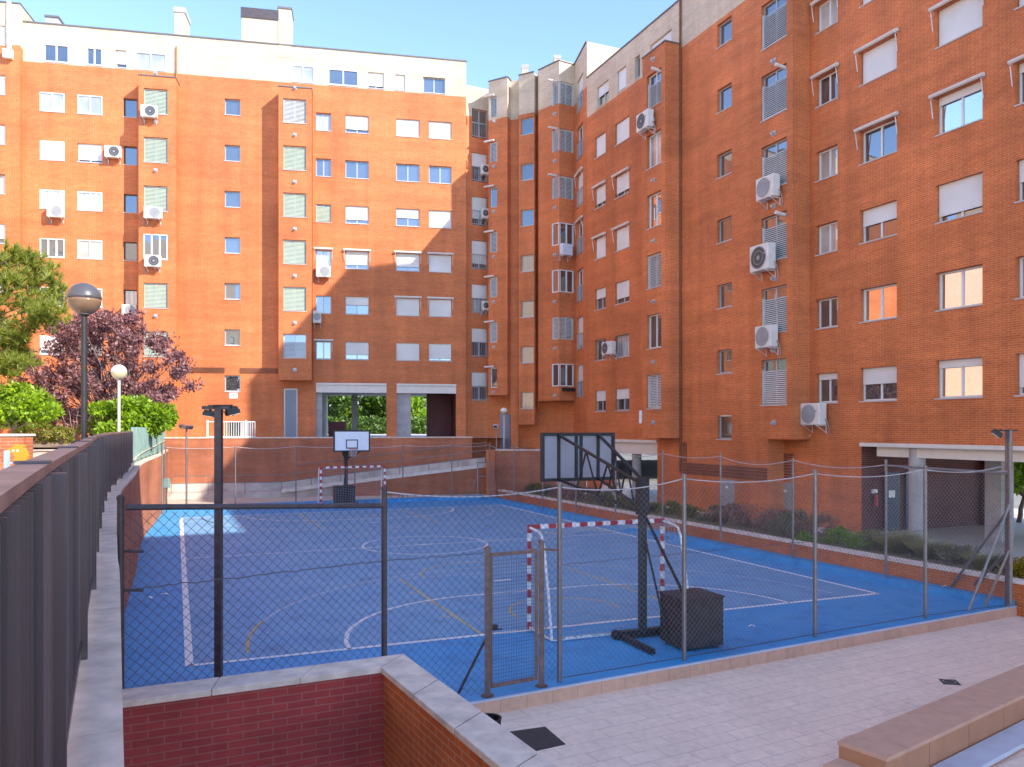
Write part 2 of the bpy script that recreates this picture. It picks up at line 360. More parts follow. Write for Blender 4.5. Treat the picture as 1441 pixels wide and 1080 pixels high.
class Wall:
    """one flat facade with window openings cut through it"""
    def __init__(s, bld, fr, d, s0, s1, bands, name='brick_wall', rv=.2):
        s.b = bld; s.F = fr; s.d = d; s.s0 = min(s0, s1); s.s1 = max(s0, s1); s.bands = bands; s.holes = []; s.rv = rv
    def hole(s, a, b, z0, z1, rv=None): s.holes.append((min(a, b), max(a, b), z0, z1, s.rv if rv is None else rv))
    def finish(s):
        for (z0, z1, mat, nm) in s.bands:
            mb = MB(); S = sorted({s.s0, s.s1} | {h[i] for h in s.holes for i in (0, 1) if s.s0 < h[i] < s.s1})
            Z = sorted({z0, z1} | {h[i] for h in s.holes for i in (2, 3) if z0 < h[i] < z1})
            for za, zb in zip(Z, Z[1:]):
                run = None
                for a, b in list(zip(S, S[1:])) + [(None, None)]:
                    solid = a is not None and not any(h[0] - 1e-6 <= a and b <= h[1] + 1e-6 and h[2] - 1e-6 <= za and zb <= h[3] + 1e-6 for h in s.holes)
                    if solid: run = (run[0] if run else a, b)
                    elif run:
                        mb.quad(*s.face(run[0], run[1], za, zb)); run = None
            for (a, b, c, e, rv) in s.holes:
                m = (c + e) / 2
                if not (z0 <= m < z1): continue
                P = s.F.P; d = s.d; q = d - rv
                mb.quad(P(a, d, c), P(a, q, c), P(a, q, e), P(a, d, e)); mb.quad(P(b, d, c), P(b, d, e), P(b, q, e), P(b, q, c))
                mb.quad(P(a, d, c), P(b, d, c), P(b, q, c), P(a, q, c)); mb.quad(P(a, d, e), P(a, q, e), P(b, q, e), P(b, d, e))
            if mb.f:
                me_fix(mb, s)
                mb.build(nm, mat, s.b)
    def face(s, a, b, za, zb):
        P = s.F.P; d = s.d; q = [P(a, d, za), P(b, d, za), P(b, d, zb), P(a, d, zb)]
        n = (q[1] - q[0]).cross(q[2] - q[1])
        if n.x * s.F.n[0] + n.y * s.F.n[1] < 0: q.reverse()
        return q
def me_fix(mb, w): pass

def awning(F_, d, a, b, z1, win, drop=.62, out=.16):
    mb = MB(); e = .12
    mb.tube([F_.P(a - e, d + out - .05, z1 + .06), F_.P(b + e, d + out - .05, z1 + .06)], .065, 10)
    ob = mb.build('awning', 'awncase', win, smooth=False)
    for x in (a - .06, b + .06):
        m2 = MB(); m2.tube([F_.P(x, d + .02, z1 - .02), F_.P(x, d + out, z1 + .0), F_.P(x, d + out - .02, z1 - .08), F_.P(x, d + .05, z1 - drop)], .017, 6)
        m2.build('awning_arm', 'awnarm', win)
def window(w, a, b, z0, z1, st, frame='white', pane='pane', rng=random, sill=True, inset=None):
    """st flags: S shut shutter, P nearly shut, H half, Q box only, O open; c curtain, b blind, a rolled awning, 1/2/3 sashes, L louvres, l louvres with gap,
       G tall pane with railing, n narrow, g green louvre"""
    a, b = min(a, b), max(a, b); Fr = w.F; d = w.d; rv = w.rv; w.hole(a, b, z0, z1)
    wd = b - a; f = .055; q = d - rv + .005; fo = q + .06
    if 'w' in st: q = d - .07; fo = d + .015
    ns = 3 if '3' in st else 1 if '1' in st else 2 if wd > .75 else 1
    fm = MB(); e = .004
    fm.fbox(Fr, a + e, b - e, q, fo, z0 + e, z0 + f); fm.fbox(Fr, a + e, b - e, q, fo, z1 - f, z1 - e)
    fm.fbox(Fr, a + e, a + f, q, fo, z0 + f, z1 - f); fm.fbox(Fr, b - f, b - e, q, fo, z0 + f, z1 - f)
    for k in range(1, ns):
        x = a + wd * k / ns; fm.fbox(Fr, x - .035, x + .035, q + .004, fo - .006, z0 + f, z1 - f)
    if 'G' in st: fm.fbox(Fr, a + f, b - f, q + .005, fo - .008, z0 + .95, z0 + 1.0)
    win = fm.build('window', frame, w.b)
    pm = MB()
    for k in range(ns):
        x0 = a + f + (wd - 2 * f) * k / ns; x1 = a + f + (wd - 2 * f) * (k + 1) / ns; t = [rng.uniform(-.008, .008) for _ in range(4)]
        pts = [Fr.P(x0, q + .02 + t[0], z0 + f), Fr.P(x1, q + .02 + t[1], z0 + f), Fr.P(x1, q + .02 + t[1] + t[2], z1 - f), Fr.P(x0, q + .02 + t[0] + t[2], z1 - f)]
        n = (pts[1] - pts[0]).cross(pts[2] - pts[1])
        if n.x * Fr.n[0] + n.y * Fr.n[1] < 0: pts.reverse()
        pm.quad(*pts)
    pm.build('pane', 'paner' if 'r' in st else 'panec' if 'c' in st else 'paneb' if 'b' in st else pane, win)
    fr_ = {'S': 1., 'P': .82, 'H': .5, 'Q': .22}
    for k_, v in fr_.items():
        if k_ in st:
            sm = MB(); bot = z1 - (z1 - z0) * v * (1 if k_ == 'S' else rng.uniform(.9, 1.08)); bot = max(bot, z0 + .02)
            top = z1 - .004
            sm.fbox(Fr, a + .02, b - .02, fo + .012, fo + .04, bot, top); sm.build('shutter', 'shutterb' if 'z' in st else 'shutter', win)
    if 'L' in st or 'l' in st:
        zt = z1 - .05 - (.34 if 'l' in st else 0.); lm = MB()
        pt_ = .075; n_ = int((zt - z0 - .05) / pt_)
        for k in range(n_):
            zz = z0 + .06 + k * pt_; gp_ = .058 if 'g' in st else .046
            lm.hexa([Fr.P(a + .03, fo + .055, zz), Fr.P(b - .03, fo + .055, zz), Fr.P(b - .03, fo + .04, zz + .004), Fr.P(a + .03, fo + .04, zz + .004),
                     Fr.P(a + .03, fo + .032, zz + gp_), Fr.P(b - .03, fo + .032, zz + gp_), Fr.P(b - .03, fo + .018, zz + gp_ + .004), Fr.P(a + .03, fo + .018, zz + gp_ + .004)])
        lm.fbox(Fr, a + .01, a + .05, fo + .01, fo + .08, z0 + .01, zt + .03); lm.fbox(Fr, b - .05, b - .01, fo + .01, fo + .08, z0 + .01, zt + .03)
        lm.build('louvre', 'louverw' if 'g' not in st else 'louverp', win)
    if 'G' in st:
        rm = MB(); rm.fbox(Fr, a, b, d - .02, d + .02, z0 + .92, z0 + .96); rm.fbox(Fr, a, b, d - .02, d + .02, z0 + .06, z0 + .1)
        k = 0
        while a + .06 + k * .12 < b - .03: rm.fbox(Fr, a + .05 + k * .12, a + .064 + k * .12, d - .008, d + .008, z0 + .1, z0 + .92); k += 1
        rm.build('railing', 'frameg', win)
    if sill:
        s_ = MB(); s_.fbox(Fr, a - .02, b + .02, d - rv + .07, d + .035, z0 - .045, z0 - .003); s_.build('sill', 'sill', win)
    if 'a' in st: awning(Fr, d, a, b, z1, win)
    if 't' in st:
        t_ = MB(); x = a + .1 if Fr is not FL else a + .1
        t_.tube([Fr.P(a + .12, d - .05, z1 - .16), Fr.P(a + .12, d + .42, z1 - .1)], .07, 8); t_.build('awning', 'awncase', win)
    return win
def col(w, pa, pb, z0, h, states, k0=0, step=FL2, **kw):
    """a column of windows, lowest storey first"""
    a = w.F.s_at(pa, w.d); b = w.F.s_at(pb, w.d)
    out = []
    for i, st in enumerate(states):
        if st: out.append(window(w, a, b, z0 + step * (k0 + i), z0 + step * (k0 + i) + h, st, **kw))
    return out
def bay(bld, fr, d0, d1, s0, s1, z0, z1, mat='brick', cap=True):
    """sides, underside and top of a projecting bay (its front is a Wall)"""
    s0, s1 = min(s0, s1), max(s0, s1); P = fr.P; mb = MB()
    for a in (s0, s1):
        q = [P(a, d0, z0), P(a, d1, z0), P(a, d1, z1), P(a, d0, z1)]; n = (q[1] - q[0]).cross(q[2] - q[1]); o = fr.t if a == s1 else (-fr.t[0], -fr.t[1])
        if n.x * o[0] + n.y * o[1] < 0: q.reverse()
        mb.quad(*q)
    mb.quad(P(s0, d0, z0), P(s0, d1, z0), P(s1, d1, z0), P(s1, d0, z0)); mb.quad(P(s0, d0, z1), P(s1, d0, z1), P(s1, d1, z1), P(s0, d1, z1))
    mb.build('bay_side', mat, bld)
    if cap:
        c = MB(); c.fbox(fr, s0 - .03, s1 + .03, d0 + .003, d1 + .04, z1 + .002, z1 + .06); c.build('bay_cap', 'capmetal', bld)
def ac(fr, d, px, py, label, w=.86, h=.66, dep=.32, fan='acdark', side=1, covered=False, cx_=None, cz=None):
    """outdoor air conditioner: body, fan grille, two brackets; centre of its front at photo column px, row py"""
    a = fr.s_at(px, d + .45) if cx_ is None else cx_; z = fr.z_at(px, py, d + .45) if cz is None else cz
    r = root('air_conditioner', fr.P(a, d, z - h / 2 - .1), label, 'air conditioner', 'outdoor air conditioners on the facades')
    d0 = d + .12; d1 = d0 + dep
    b = MB(); b.fbox(fr, a - w / 2, a + w / 2, d0, d1, z - h / 2, z + h / 2); body = b.build('body', 'cloth' if covered else 'acbody', r, bevel=.03)
    if not covered:
        c = a + side * max(0, w - h) * .4; n = Vector((fr.n[0], fr.n[1], 0)); g = MB()
        g.disc(fr.P(c, d1 + .004, z), n, min(w, h) * .43, 0, 28); g.build('fan_grille', fan, r)
        g = MB()
        g.disc(fr.P(c, d1 + .012, z), n, min(w, h) * .44, min(w, h) * .40, 28); g.build('grille_ring', 'acgrey', r)
        g = MB(); g.disc(fr.P(c, d1 + .012, z), n, min(w, h) * .27, min(w, h) * .25, 24); g.build('grille_ring', 'acgrey', r)
        g = MB(); g.disc(fr.P(c, d1 + .014, z), n, h * .09, 0, 16); g.build('fan_hub', 'acgrey', r)
        g = MB(); g.fbox(fr, a - side * w * .30 - .06, a - side * w * .30 + .06, d1 + .002, d1 + .006, z + h * .1, z + h * .16); g.build('nameplate', 'acgrey', r)
    g = MB(); x = a - side * w * .5; g.tube([fr.P(x, d0 + .1, z - h * .2), fr.P(x - side * .09, d0 + .06, z - h * .35), fr.P(x - side * .05, d + .04, z - h * .75), fr.P(x + side * .05, d + .02, z - h * 1.0)], .018, 6); g.build('hose', 'acgrey', r)
    for x in (a - w * .36, a + w * .36):
        k = MB(); k.fbox(fr, x - .018, x + .018, d + .003, d1 + .02, z - h / 2 - .045, z - h / 2 - .002); k.fbox(fr, x - .018, x + .018, d + .003, d + .03, z - h / 2 - .3, z - h / 2 - .045)
        k.bar(fr.P(x, d + .03, z - h / 2 - .28), fr.P(x, d1 - .05, z - h / 2 - .04), .02); k.build('bracket', 'awnarm', r)
    return r
def vents(bld, fr, d, px, zs, name='vent_pipe'):
    for z in zs:
        a = fr.s_at(px, d); m = MB(); m.tube([fr.P(a, d, z), fr.P(a, d + .14, z - .02)], .06, 10); m.fbox(fr, a - .1, a + .1, d + .002, d + .02, z - .1, z + .1); m.build(name, 'frameg', bld)
# ------------------------------------------------------------------ back block across the court
bl = root('apartment_block', FL.P(12, -6, 3.4), 'long sunlit orange brick apartment block with cream top storey and two ground level openings', 'apartment building')
GL = 3.4                                     # level of the terrace it stands on
LZ = 24.65; LTOP = 26.85
sL0 = FL.s_at(28.5); sL1 = FL.s_at(656)
wl = Wall(bl, FL, 0, sL0, sL1, [(1.5, LZ, 'brick', 'brick_wall'), (LZ, LTOP, 'cream', 'cream_wall')])
B = 8.16                                     # lowest sill
H = 1.06
rg = random.Random(3)
col(wl, 56, 91, B, H, ['Pw', 'Ow', 'O3w', 'Ocw', 'Sw', 'Obw'], rng=rg, frame='white')
col(wl, 109, 144, B, H, ['Ow', 'Obw', 'Obw', 'Ocw', 'P', 'Obw'], rng=rg)
col(wl, 174, 193, B, H, ['O', 'Oc', 'O', 'O', 'O2', 'O2'], rng=rg, frame='framed')
col(wl, 316, 338, 6.16, .94, ['1'] * 7, step=2.72, rng=rg, pane='panes', frame='frameg')
col(wl, 444.5, 466, B, H, ['Oa2', 'O2', 'Ocab', 'Lg', 'O2', 'Oc2'], rng=rg, frame='frameg')
col(wl, 486, 519, B, H, ['P', 'H', 'Pa', 'P', 'O', 'P'], rng=rg, frame='frameg')
col(wl, 557.5, 590.5, B, H, ['S', 'Sa', 'Pa', 'H', 'O', 'S'], rng=rg, frame='frameg')
col(wl, 603.5, 635.5, B, H, ['P', 'Sa', 'Sa', 'S', 'O', 'S'], rng=rg, frame='frameg')
AZ = 24.74
for pa, pb, st, fr in ((62, 97, 'Ow', 'white'), (122, 144, 'Ow', 'white'), (163, 178, 'P1', 'frameg'), (190, 234, 'Obw', 'white'), (411, 442, 'Obw', 'white'),
                       (462, 504, 'Ow', 'white'), (518, 540, 'P', 'frameg'), (556.5, 570, 'S1', 'frameg'), (595.5, 626.5, 'O', 'frameg')):
    a, b = FL.s_at(pa), FL.s_at(pb); window(wl, a, b, AZ, AZ + (1.0 if pb < 500 else .96), st, frame=fr, rng=rg)
# passage openings right through the ground storey
op = [(FL.s_at(444.5), FL.s_at(544)), (FL.s_at(558), FL.s_at(642))]
OT = 6.72
for a, b in op: wl.hole(a, b, GL, OT, .3)
DEEP = 11.0
# ventilation window behind the railing, louvred doors, recessed brick band
v0, v1 = FL.s_at(320), FL.s_at(356); wl.hole(v0, v1, GL + .1, GL + 1.0, .2)
wl.finish()
g = MB(); g.fbox(FL, v0, (v0 + v1) / 2, -.18, -.14, GL + .1, GL + 1.0); g.build('vent_window', 'panes', bl)
g = MB(); g.fbox(FL, (v0 + v1) / 2, v1, -.18, -.12, GL + .1, GL + 1.0); g.build('shutter_panel', 'column', bl)
for pa, pb, py0 in ((233, 248, 576), (401.5, 417, 549)):
    a, b = FL.s_at(pa), FL.s_at(pb); z1 = FL.z_at((pa + pb) / 2, py0)
    g = MB(); g.fbox(FL, a, b, .004, .05, GL, z1); dd = g.build('louvred_door', 'doorlouver', bl)
    g = MB(); g.fbox(FL, a - .07, a - .002, .003, .07, GL, z1 + .07); g.fbox(FL, b + .002, b + .07, .003, .07, GL, z1 + .07); g.fbox(FL, a, b, .003, .07, z1 + .002, z1 + .07); g.build('frame', 'frameg', dd)
for pa, pb in ((262, 316), (338, 391)):
    zb = FL.z_at(330, 525); zt = FL.z_at(330, 517.5); g = MB(); a, b = FL.s_at(pa), FL.s_at(pb)
    for k in range(5): z = zb + k * (zt - zb) / 5; g.fbox(FL, a, b, .003, .05, z, z + (zt - zb) / 5 - .02)
    g.build('brick_band', 'brickband', bl)
# beams, soffit and inner walls of the passages
for a, b in op:
    g = MB(); g.fbox(FL, a + .003, b - .003, -.02, .05, OT - .12, OT - .003); g.fbox(FL, a + .003, b - .003, -.25, -.03, OT - .58, OT - .125); g.build('beam', 'beam', bl)
g = MB(); g.fbox(FL, op[0][0] - .5, op[1][1] + .5, -DEEP, -.31, OT - .35, OT - .2); g.build('passage_soffit', 'column', bl)
g = MB(); g.fbox(FL, op[0][0] - .3, op[0][0] + .35, -DEEP, -.32, GL, OT - .36); g.build('passage_wall', 'column', bl); g = MB(); g.fbox(FL, op[1][0] - .2, op[1][0] + .9, -3.2, -.32, GL, OT - .36)
g.build('passage_wall', 'column', bl)
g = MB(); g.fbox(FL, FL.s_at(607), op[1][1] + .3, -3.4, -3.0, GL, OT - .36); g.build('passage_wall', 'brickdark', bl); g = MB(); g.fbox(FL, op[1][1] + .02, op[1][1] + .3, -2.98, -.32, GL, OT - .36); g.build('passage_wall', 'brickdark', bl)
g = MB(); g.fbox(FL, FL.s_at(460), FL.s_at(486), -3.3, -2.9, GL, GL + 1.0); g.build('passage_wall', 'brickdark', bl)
g = MB(); x = FL.s_at(575); g.fbox(FL, x, x + .4, -7.3, -6.9, GL, OT - .36); x = FL.s_at(497); g.fbox(FL, x - .1, x + .3, -9, -8.6, GL, OT - .36); g.build('passage_column', 'column', bl)
# back and sides of the block
g = MB(); P = FL.P
g.quad(P(sL1, 0, 1.5), P(sL1, -DEEP, OT), P(sL1, -DEEP, LTOP), P(sL1, 0, LTOP)); g.quad(P(sL0, 0, LTOP - 1), P(sL1, 0, LTOP - .5), P(sL1, -DEEP, LTOP - .5), P(sL0, -DEEP, LTOP - 1))
g.quad(P(sL1, -DEEP, OT - .3), P(sL0, -DEEP, OT - .3), P(sL0, -DEEP, LTOP), P(sL1, -DEEP, LTOP))
g.quad(P(sL1 - .4, 0, LTOP - .45), P(sL1 - .4, -DEEP, LTOP - .45), P(sL1, -DEEP, LTOP - .45), P(sL1, 0, LTOP - .45)); g.build('rear_wall', 'cream', bl)
g = MB(); g.fbox(FL, sL0 + .002, sL1 + .04, -.3, .05, LTOP + .002, LTOP + .07); g.build('parapet_cap', 'capmetal', bl)
# projecting bays
def front(bld, fr, d0, d1, pa, pb, z0, z1, mat='brick'):
    a, b = fr.s_at(pa, d1), fr.s_at(pb, d1); w = Wall(bld, fr, d1, a, b, [(z0, z1, mat, 'bay_wall')], rv=.22); bay(bld, fr, d0, d1, a, b, z0, z1, mat); return w
w1 = front(bl, FL, 0, 1.05, 195, 247, 3.0, 23.95)
col(w1, 202, 236, B - .1, 1.42, ['Lg', 'Lg', 'O3w', 'Lg', 'Lg', 'Lg'], rng=rg, frame='white'); w1.finish()
w2 = front(bl, FL, 0, 1.05, 392, 438.5, 6.8, 23.95)
col(w2, 398.5, 431, B - .05, 1.40, ['l', 'Lg', 'Lg', 'Lg', 'Lg', 'L'], rng=rg, frame='white'); w2.finish()
vents(bl, FL, 1.05, 219, [B - .55 + FL2 * k for k in range(1, 7)]); vents(bl, FL, 1.05, 415, [B - .75 + FL2 * k for k in range(0, 7)])
for px, zt, zb in ((248.6, 26.2, 5), (441, 24, 7)):
    a = FL.s_at(px); g = MB(); g.tube([FL.P(a, .07, zb), FL.P(a, .07, zt)], .05, 8); g.build('downpipe', 'brick' if px > 300 else 'brickred', bl)
# roof volumes
zf = lambda px, py, d=0.: FL.z_at(px, py, d)
def roofbox(bld, fr, pa, pb, py, d0, d1, base, mat, name, cap=True, capm='capmetal', caph=.09):
    a, b = fr.s_at(pa, d1), fr.s_at(pb, d1); zt = fr.z_at((pa + pb) / 2, py, d1); g = MB(); g.fbox(fr, a, b, d0, d1, base, zt); o = g.build(name, mat, bld)
    if cap: c = MB(); c.fbox(fr, a - .05, b + .05, d0 - .05, d1 + .05, zt + .003, zt + caph); c.build('cap', capm, o)
    return o
roofbox(bl, FL, 340, 391, 27, -4, -.02, LTOP - .6, 'cream', 'roof_volume', capm='postdark', caph=.6)
roofbox(bl, FL, 391.5, 410, 13, -1.3, .02, LTOP - .7, 'cream', 'chimney', caph=.12)
ch = roofbox(bl, FL, 245.5, 260, 18, -2.2, -.7, LTOP - .6, 'cream', 'chimney', capm='column', caph=.3)
ch = roofbox(bl, FL, 64, 82, 25, -2.2, -.9, LTOP - .6, 'column', 'chimney', caph=.12)
# sign under the lowest staircase window
sr = root('wall_sign', FL.P(FL.s_at(328.5), .03, 5.2), 'small white sign plate with blue symbol under a staircase window', 'sign')
a, b = FL.s_at(322.5), FL.s_at(334.5); z0, z1 = zf(328, 561), zf(328, 553)
g = MB(); g.fbox(FL, a, b, .005, .03, z0, z1); g.build('plate', 'signw', sr)
g = MB(); c = (a + b) / 2; m = (z0 + z1) / 2; g.fbox(FL, c - .12, c - .02, .032, .036, m - .05, m + .0); g.fbox(FL, c, c + .05, .032, .036, m - .02, m + .09); g.fbox(FL, c + .06, c + .12, .032, .036, m + .03, m + .07); g.build('symbol', 'signb', sr)

# end block at the far left
be = root('apartment_block', FL.P(-6, -5, 2.5), 'slightly taller brick block with cream top at the far left edge behind the pine', 'apartment building')
se = FL.s_at(28.2, .4)
we = Wall(be, FL, .4, se, se - 16, [(1.5, 25.35, 'brick', 'brick_wall'), (25.35, 27.65, 'cream', 'cream_wall')])
for k in range(7): window(we, se - 2.3, se - .75, 8.78 + FL2 * k - .02, 8.78 + FL2 * k + 1.06, ['P', 'Ob', 'P', 'Oc', 'S', 'S', 'S'][k], frame='frameg', rng=rg)
we.finish()
g = MB(); P = FL.P; g.quad(P(se, .4, 1.5), P(se, -9, 1.5), P(se, -9, 25.3), P(se, .4, 25.3)); g.build('side_wall', 'brick', be)
g = MB(); g.quad(P(se, .4, 25.3), P(se, -9, 25.3), P(se, -9, 27.65), P(se, .4, 27.65)); g.quad(P(se - 16, .4, 27.4), P(se, .4, 27.4), P(se, -9, 27.4), P(se - 16, -9, 27.4)); g.build('cream_side_wall', 'cream', be)
g = MB(); g.fbox(FL, se - 16, se + .03, -9, .45, 27.652, 27.72); g.build('parapet_cap', 'capmetal', be)
g = MB(); x = se - .52; g.fbox(FL, x - .09, x + .09, .41, .55, 25.0, 27.7); g.fbox(FL, x - .25, x + .2, .41, .7, 24.5, 25.0); g.build('drain_box', 'white', be)

# ------------------------------------------------------------------ stepped corner block
bc = root('apartment_block', (1.5, 52, 2.5), 'stepped corner block with angled bays and cream top between the two long wings', 'apartment building')
def at(px, Y): return ((px - CX) / FPX * Y, Y)
CT = 25.45; CB = 23.05
def bands(z0, cb=CB, ct=CT): return [(z0, cb, 'brick', 'brick_wall'), (cb, ct, 'cream', 'cream_wall')]
Fa = F.two(at(655.5, 50.35), at(690, 51.1))                 # recess with french windows
wa = Wall(bc, Fa, 0, 0, math.dist(at(655.5, 50.35), at(690, 51.1)), bands(1.5, 23.7, 25.6))
col(wa, 664, 686, 5.72, 1.82, ['HG', 'HG', 'HcG', 'PG', 'PG', 'HG', 'OG'], step=2.78, rng=rg, frame='frameg', sill=False); wa.finish()
def facet(p, q, z0, z1=CT, cb=CB, z2=None, wins=None, rv=.16, name=None):
    fr = F.two(p, q); L = math.dist(p, q); bd = [(z0, cb, 'brick', 'brick_wall'), (cb, z1, 'cream', 'cream_wall')]
    w = Wall(bc, fr, 0, 0, L, bd, rv=rv); return w
def under(pts, z):
    g = MB(); g.prism(pts, z, z + .02); g.build('bay_underside', 'brick', bc)
def capline(pts, z):
    g = MB(); g.prism(pts, z, z + .06); g.build('parapet_cap', 'capmetal', bc)
b0, b1, b1r = at(687.5, 49.6), at(714, 48.9), at(718.5, 49.45)
wb = facet(b0, b1, 6.0); col(wb, 689.5, 699.5, 6.48, 1.25, ['1', 'L', 'L', 'L', '1', 'L', 'L'], step=2.79, rng=rg, frame='white', sill=False)
for k in range(7):
    x = wb.F.s_at(690); g = MB(); z = 6.48 + 2.79 * k + 1.3; g.tube([wb.F.P(x - .35, .15, z), wb.F.P(x + .35, .15, z)], .06, 8); g.build('awning', 'awncase', bc)
wb.finish(); facet(b1, b1r, 6.0).finish(); facet(at(689.5, 51.0), b0, 6.0).finish(); under([b0, b1, b1r, at(690, 51)], 6.0)
c0, c1 = at(730, 48.7), at(752, 48.2)
r0, r1 = at(729.5, 49.3), at(756, 48.75)
facet(b1r, r0, 1.5).finish(); facet(r0, c0, 4.2).finish()
wc = facet(c0, c1, 4.2); col(wc, 733, 751, 5.18, .98, ['1'] * 7, step=2.77, rng=rg, pane='panes', frame='frameg'); wc.finish()
facet(c1, r1, 4.2).finish(); under([c0, c1, r1, r0], 4.2)
d0, d1, e1 = at(758, 48.0), at(787, 46.7), at(808.5, 47.25)
facet(r1, d0, 5.2).finish()
wd = facet(d0, d1, 5.6); we_ = facet(d1, e1, 5.6)
LBZ = 6.44
std = ['1w', 'L', '1w', '1w', 'L', 'L', 'L']; ste = ['2w', 'L', 'O2w', 'O2w', 'L', 'L', 'L']
col(wd, 777, 786.6, LBZ, 1.32, std, step=2.755, rng=rg, frame='white', sill=False); col(we_, 787.4, 807, LBZ, 1.32, ste, step=2.755, rng=rg, frame='white', sill=False)
wd.finish(); we_.finish(); under([d0, d1, e1, at(806, 49)], 5.6)
for k in (4, 5, 6):
    x = wd.F.s_at(786); g = MB(); z = LBZ + 2.755 * k + 1.3; g.tube([wd.F.P(x - .1, .02, z), wd.F.P(x - .3, .55, z + .03)], .06, 8); g.build('awning', 'awncase', bc)
f1 = FM.xy(FM.s_at(826), 0)
wf = facet(e1, f1, 1.5, rv=.2); col(wf, 812, 820.5, 5.72, 1.9, ['HG', 'PG', 'OG', 'OaG', 'SaG', 'OG', 'HG'], step=2.755, rng=rg, frame='white', sill=False); wf.finish()
# parapet return of the corner block that rises above the lower right wing, in the sun
up_ = FM.xy(FM.s_at(826), -7)
fr = F(f1, (up_[0] - f1[0], up_[1] - f1[1]), (-FM.t[0], -FM.t[1])); g = MB(); L = 7
g.quad(fr.P(0, 0, 20), fr.P(L, 0, 20), fr.P(L, 0, CT), fr.P(0, 0, CT)); g.build('cream_side_wall', 'cream', bc)
# ground storey behind the bays, entrance
k0, k1 = at(686, 50.9), at(760, 49.35)
wg = facet(k0, k1, 1.5, 6.2, 6.15); wg.finish()
k2 = at(830, 47.6); facet(k1, k2, 1.5, 6.0, 5.95).finish()
fe = wg.F; a, b = fe.s_at(704), fe.s_at(718.5); zt = fe.z_at(711, 583)
g = MB(); g.fbox(fe, a, b, .004, .06, 2.4, zt); dd = g.build('entrance_door', 'doorlouver', bc)
g = MB(); g.fbox(fe, (a + b) / 2 - .02, (a + b) / 2 + .02, .062, .07, 2.4, zt); g.build('mullion', 'frameg', dd)
roofpts = [(x_ + .12, y_ + .35) for x_, y_ in (b0, b1, b1r, r0, c0, c1, r1, d0, d1, e1, f1)] + [at(880, 56), at(690, 58)]
g = MB(); g.prism(roofpts, CT - .6, CT - .5); g.build('roof', 'capmetal', bc)
for q0, q1 in ((b0, b1), (b1, b1r), (c0, c1), (d0, d1), (d1, e1), (e1, f1)):
    g = MB(); g.bar((q0[0], q0[1] + .02, CT + .035), (q1[0], q1[1] + .02, CT + .035), .14, .06); g.build('parapet_cap', 'capmetal', bc)
for px, pyt, Y in ((739, 91, 52), (784.5, 77.5, 51)):
    x, y = at(px, Y); z = CAMZ + (HY - pyt) / FPX * Y; g = MB(); g.box(x - .22, x + .22, y, y + .6, CT - .6, z - .25); o = g.build('chimney', 'cream', bc)
    g = MB(); g.box(x - .24, x + .24, y - .02, y + .62, z - .247, z); g.build('cap', 'column', o)
for px, Y in ((690.5, 49.9), (757.6, 48.9)):
    x, y = at(px, Y)
    g = MB(); g.tube([(x, y - .2, 6), (x, y - .2, 23)], .05, 8); g.build('downpipe', 'brickred', bc)
vents(bc, wb.F, 0, 695, [5.9 + 2.79 * k + .3 for k in range(7)]); vents(bc, wd.F, 0, 781, [5.9 + 2.755 * k for k in range(7)])

# ------------------------------------------------------------------ right wing
br = root('apartment_block', FN.P(4, -6, .35), 'tall shaded orange brick wing on the right with columned ground floor arcade', 'apartment building')
RB = 21.2; RTOP = 23.4; GR = .35
sM1 = FM.s_at(826); sM0 = FM.s_at(1115); sN1 = FN.s_at(1140)
wm = Wall(br, FM, 0, sM0, sM1, [(GR - .6, RB, 'brick', 'brick_wall'), (RB, RTOP, 'cream', 'cream_wall')], rv=.2)
BR = 4.9
rg = random.Random(11)
col(wm, 837.3, 852.3, BR, 1.12, ['H', 'O', 'H', 'Sa', 'Pa', 'S'], rng=rg, frame='frameg', step=2.75)
col(wm, 865.5, 885.5, BR, 1.12, ['H', 'Oc', 'P', 'Sa', 'Pa', 'S'], rng=rg, frame='frameg', step=2.75)
col(wm, 1009, 1029.5, 3.54, .98, ['1'] * 8, step=2.75, rng=rg, pane='panes', frame='frameg')
col(wm, 1071, 1107, BR, 1.74, ['l', 'l', 'lt', 'l', 'lt', 'l', 'l'], rng=rg, frame='frameg', step=2.77)
for pa, pb, st in ((840, 856.5, 'H'), (868.5, 881, 'S'), (893.5, 900.5, 'O1'), (915, 945, 'H')):
    window(wm, FM.s_at(pa), FM.s_at(pb), RB + .12, RB + 1.22, st, frame='frameg', rng=rg)
ma, mb_ = FM.s_at(862), FM.s_at(925); MT = 3.42
wm.hole(ma, mb_, GR, MT, .25)
wn_top = FM.z_at(1115, 619); s_low = FM.s_at(1080); wm.hole(sM0 - .01, s_low, GR - .6, wn_top, .001)
wm.finish()
# lower part of the main face past the step: set back to the near face
s_low = FM.s_at(1080)
wn_top = FM.z_at(1115, 619)
g = MB(); P = FM.P
q = [P(sM0, 0, wn_top), P(sM0, -.85, wn_top), P(sM0, -.85, RTOP), P(sM0, 0, RTOP)]; q.reverse(); g.quad(*q); g.build('side_wall', 'brick', br)
g = MB(); g.quad(P(s_low, 0, -.2), P(s_low, 0, wn_top), P(s_low, -.85, wn_top), P(s_low, -.85, -.2)); g.build('low_side_wall', 'brick', br)
g = MB(); g.quad(P(sM0, 0, wn_top), P(s_low, 0, wn_top), P(s_low, -.85, wn_top), P(sM0, -.85, wn_top)); g.build('overhang_underside', 'brick', br)
Wall(br, FN, 0, sN1 - .001, FN.s_at(1080, 0) + .9, [(GR - .6, wn_top, 'brick', 'low_wall')]).finish()
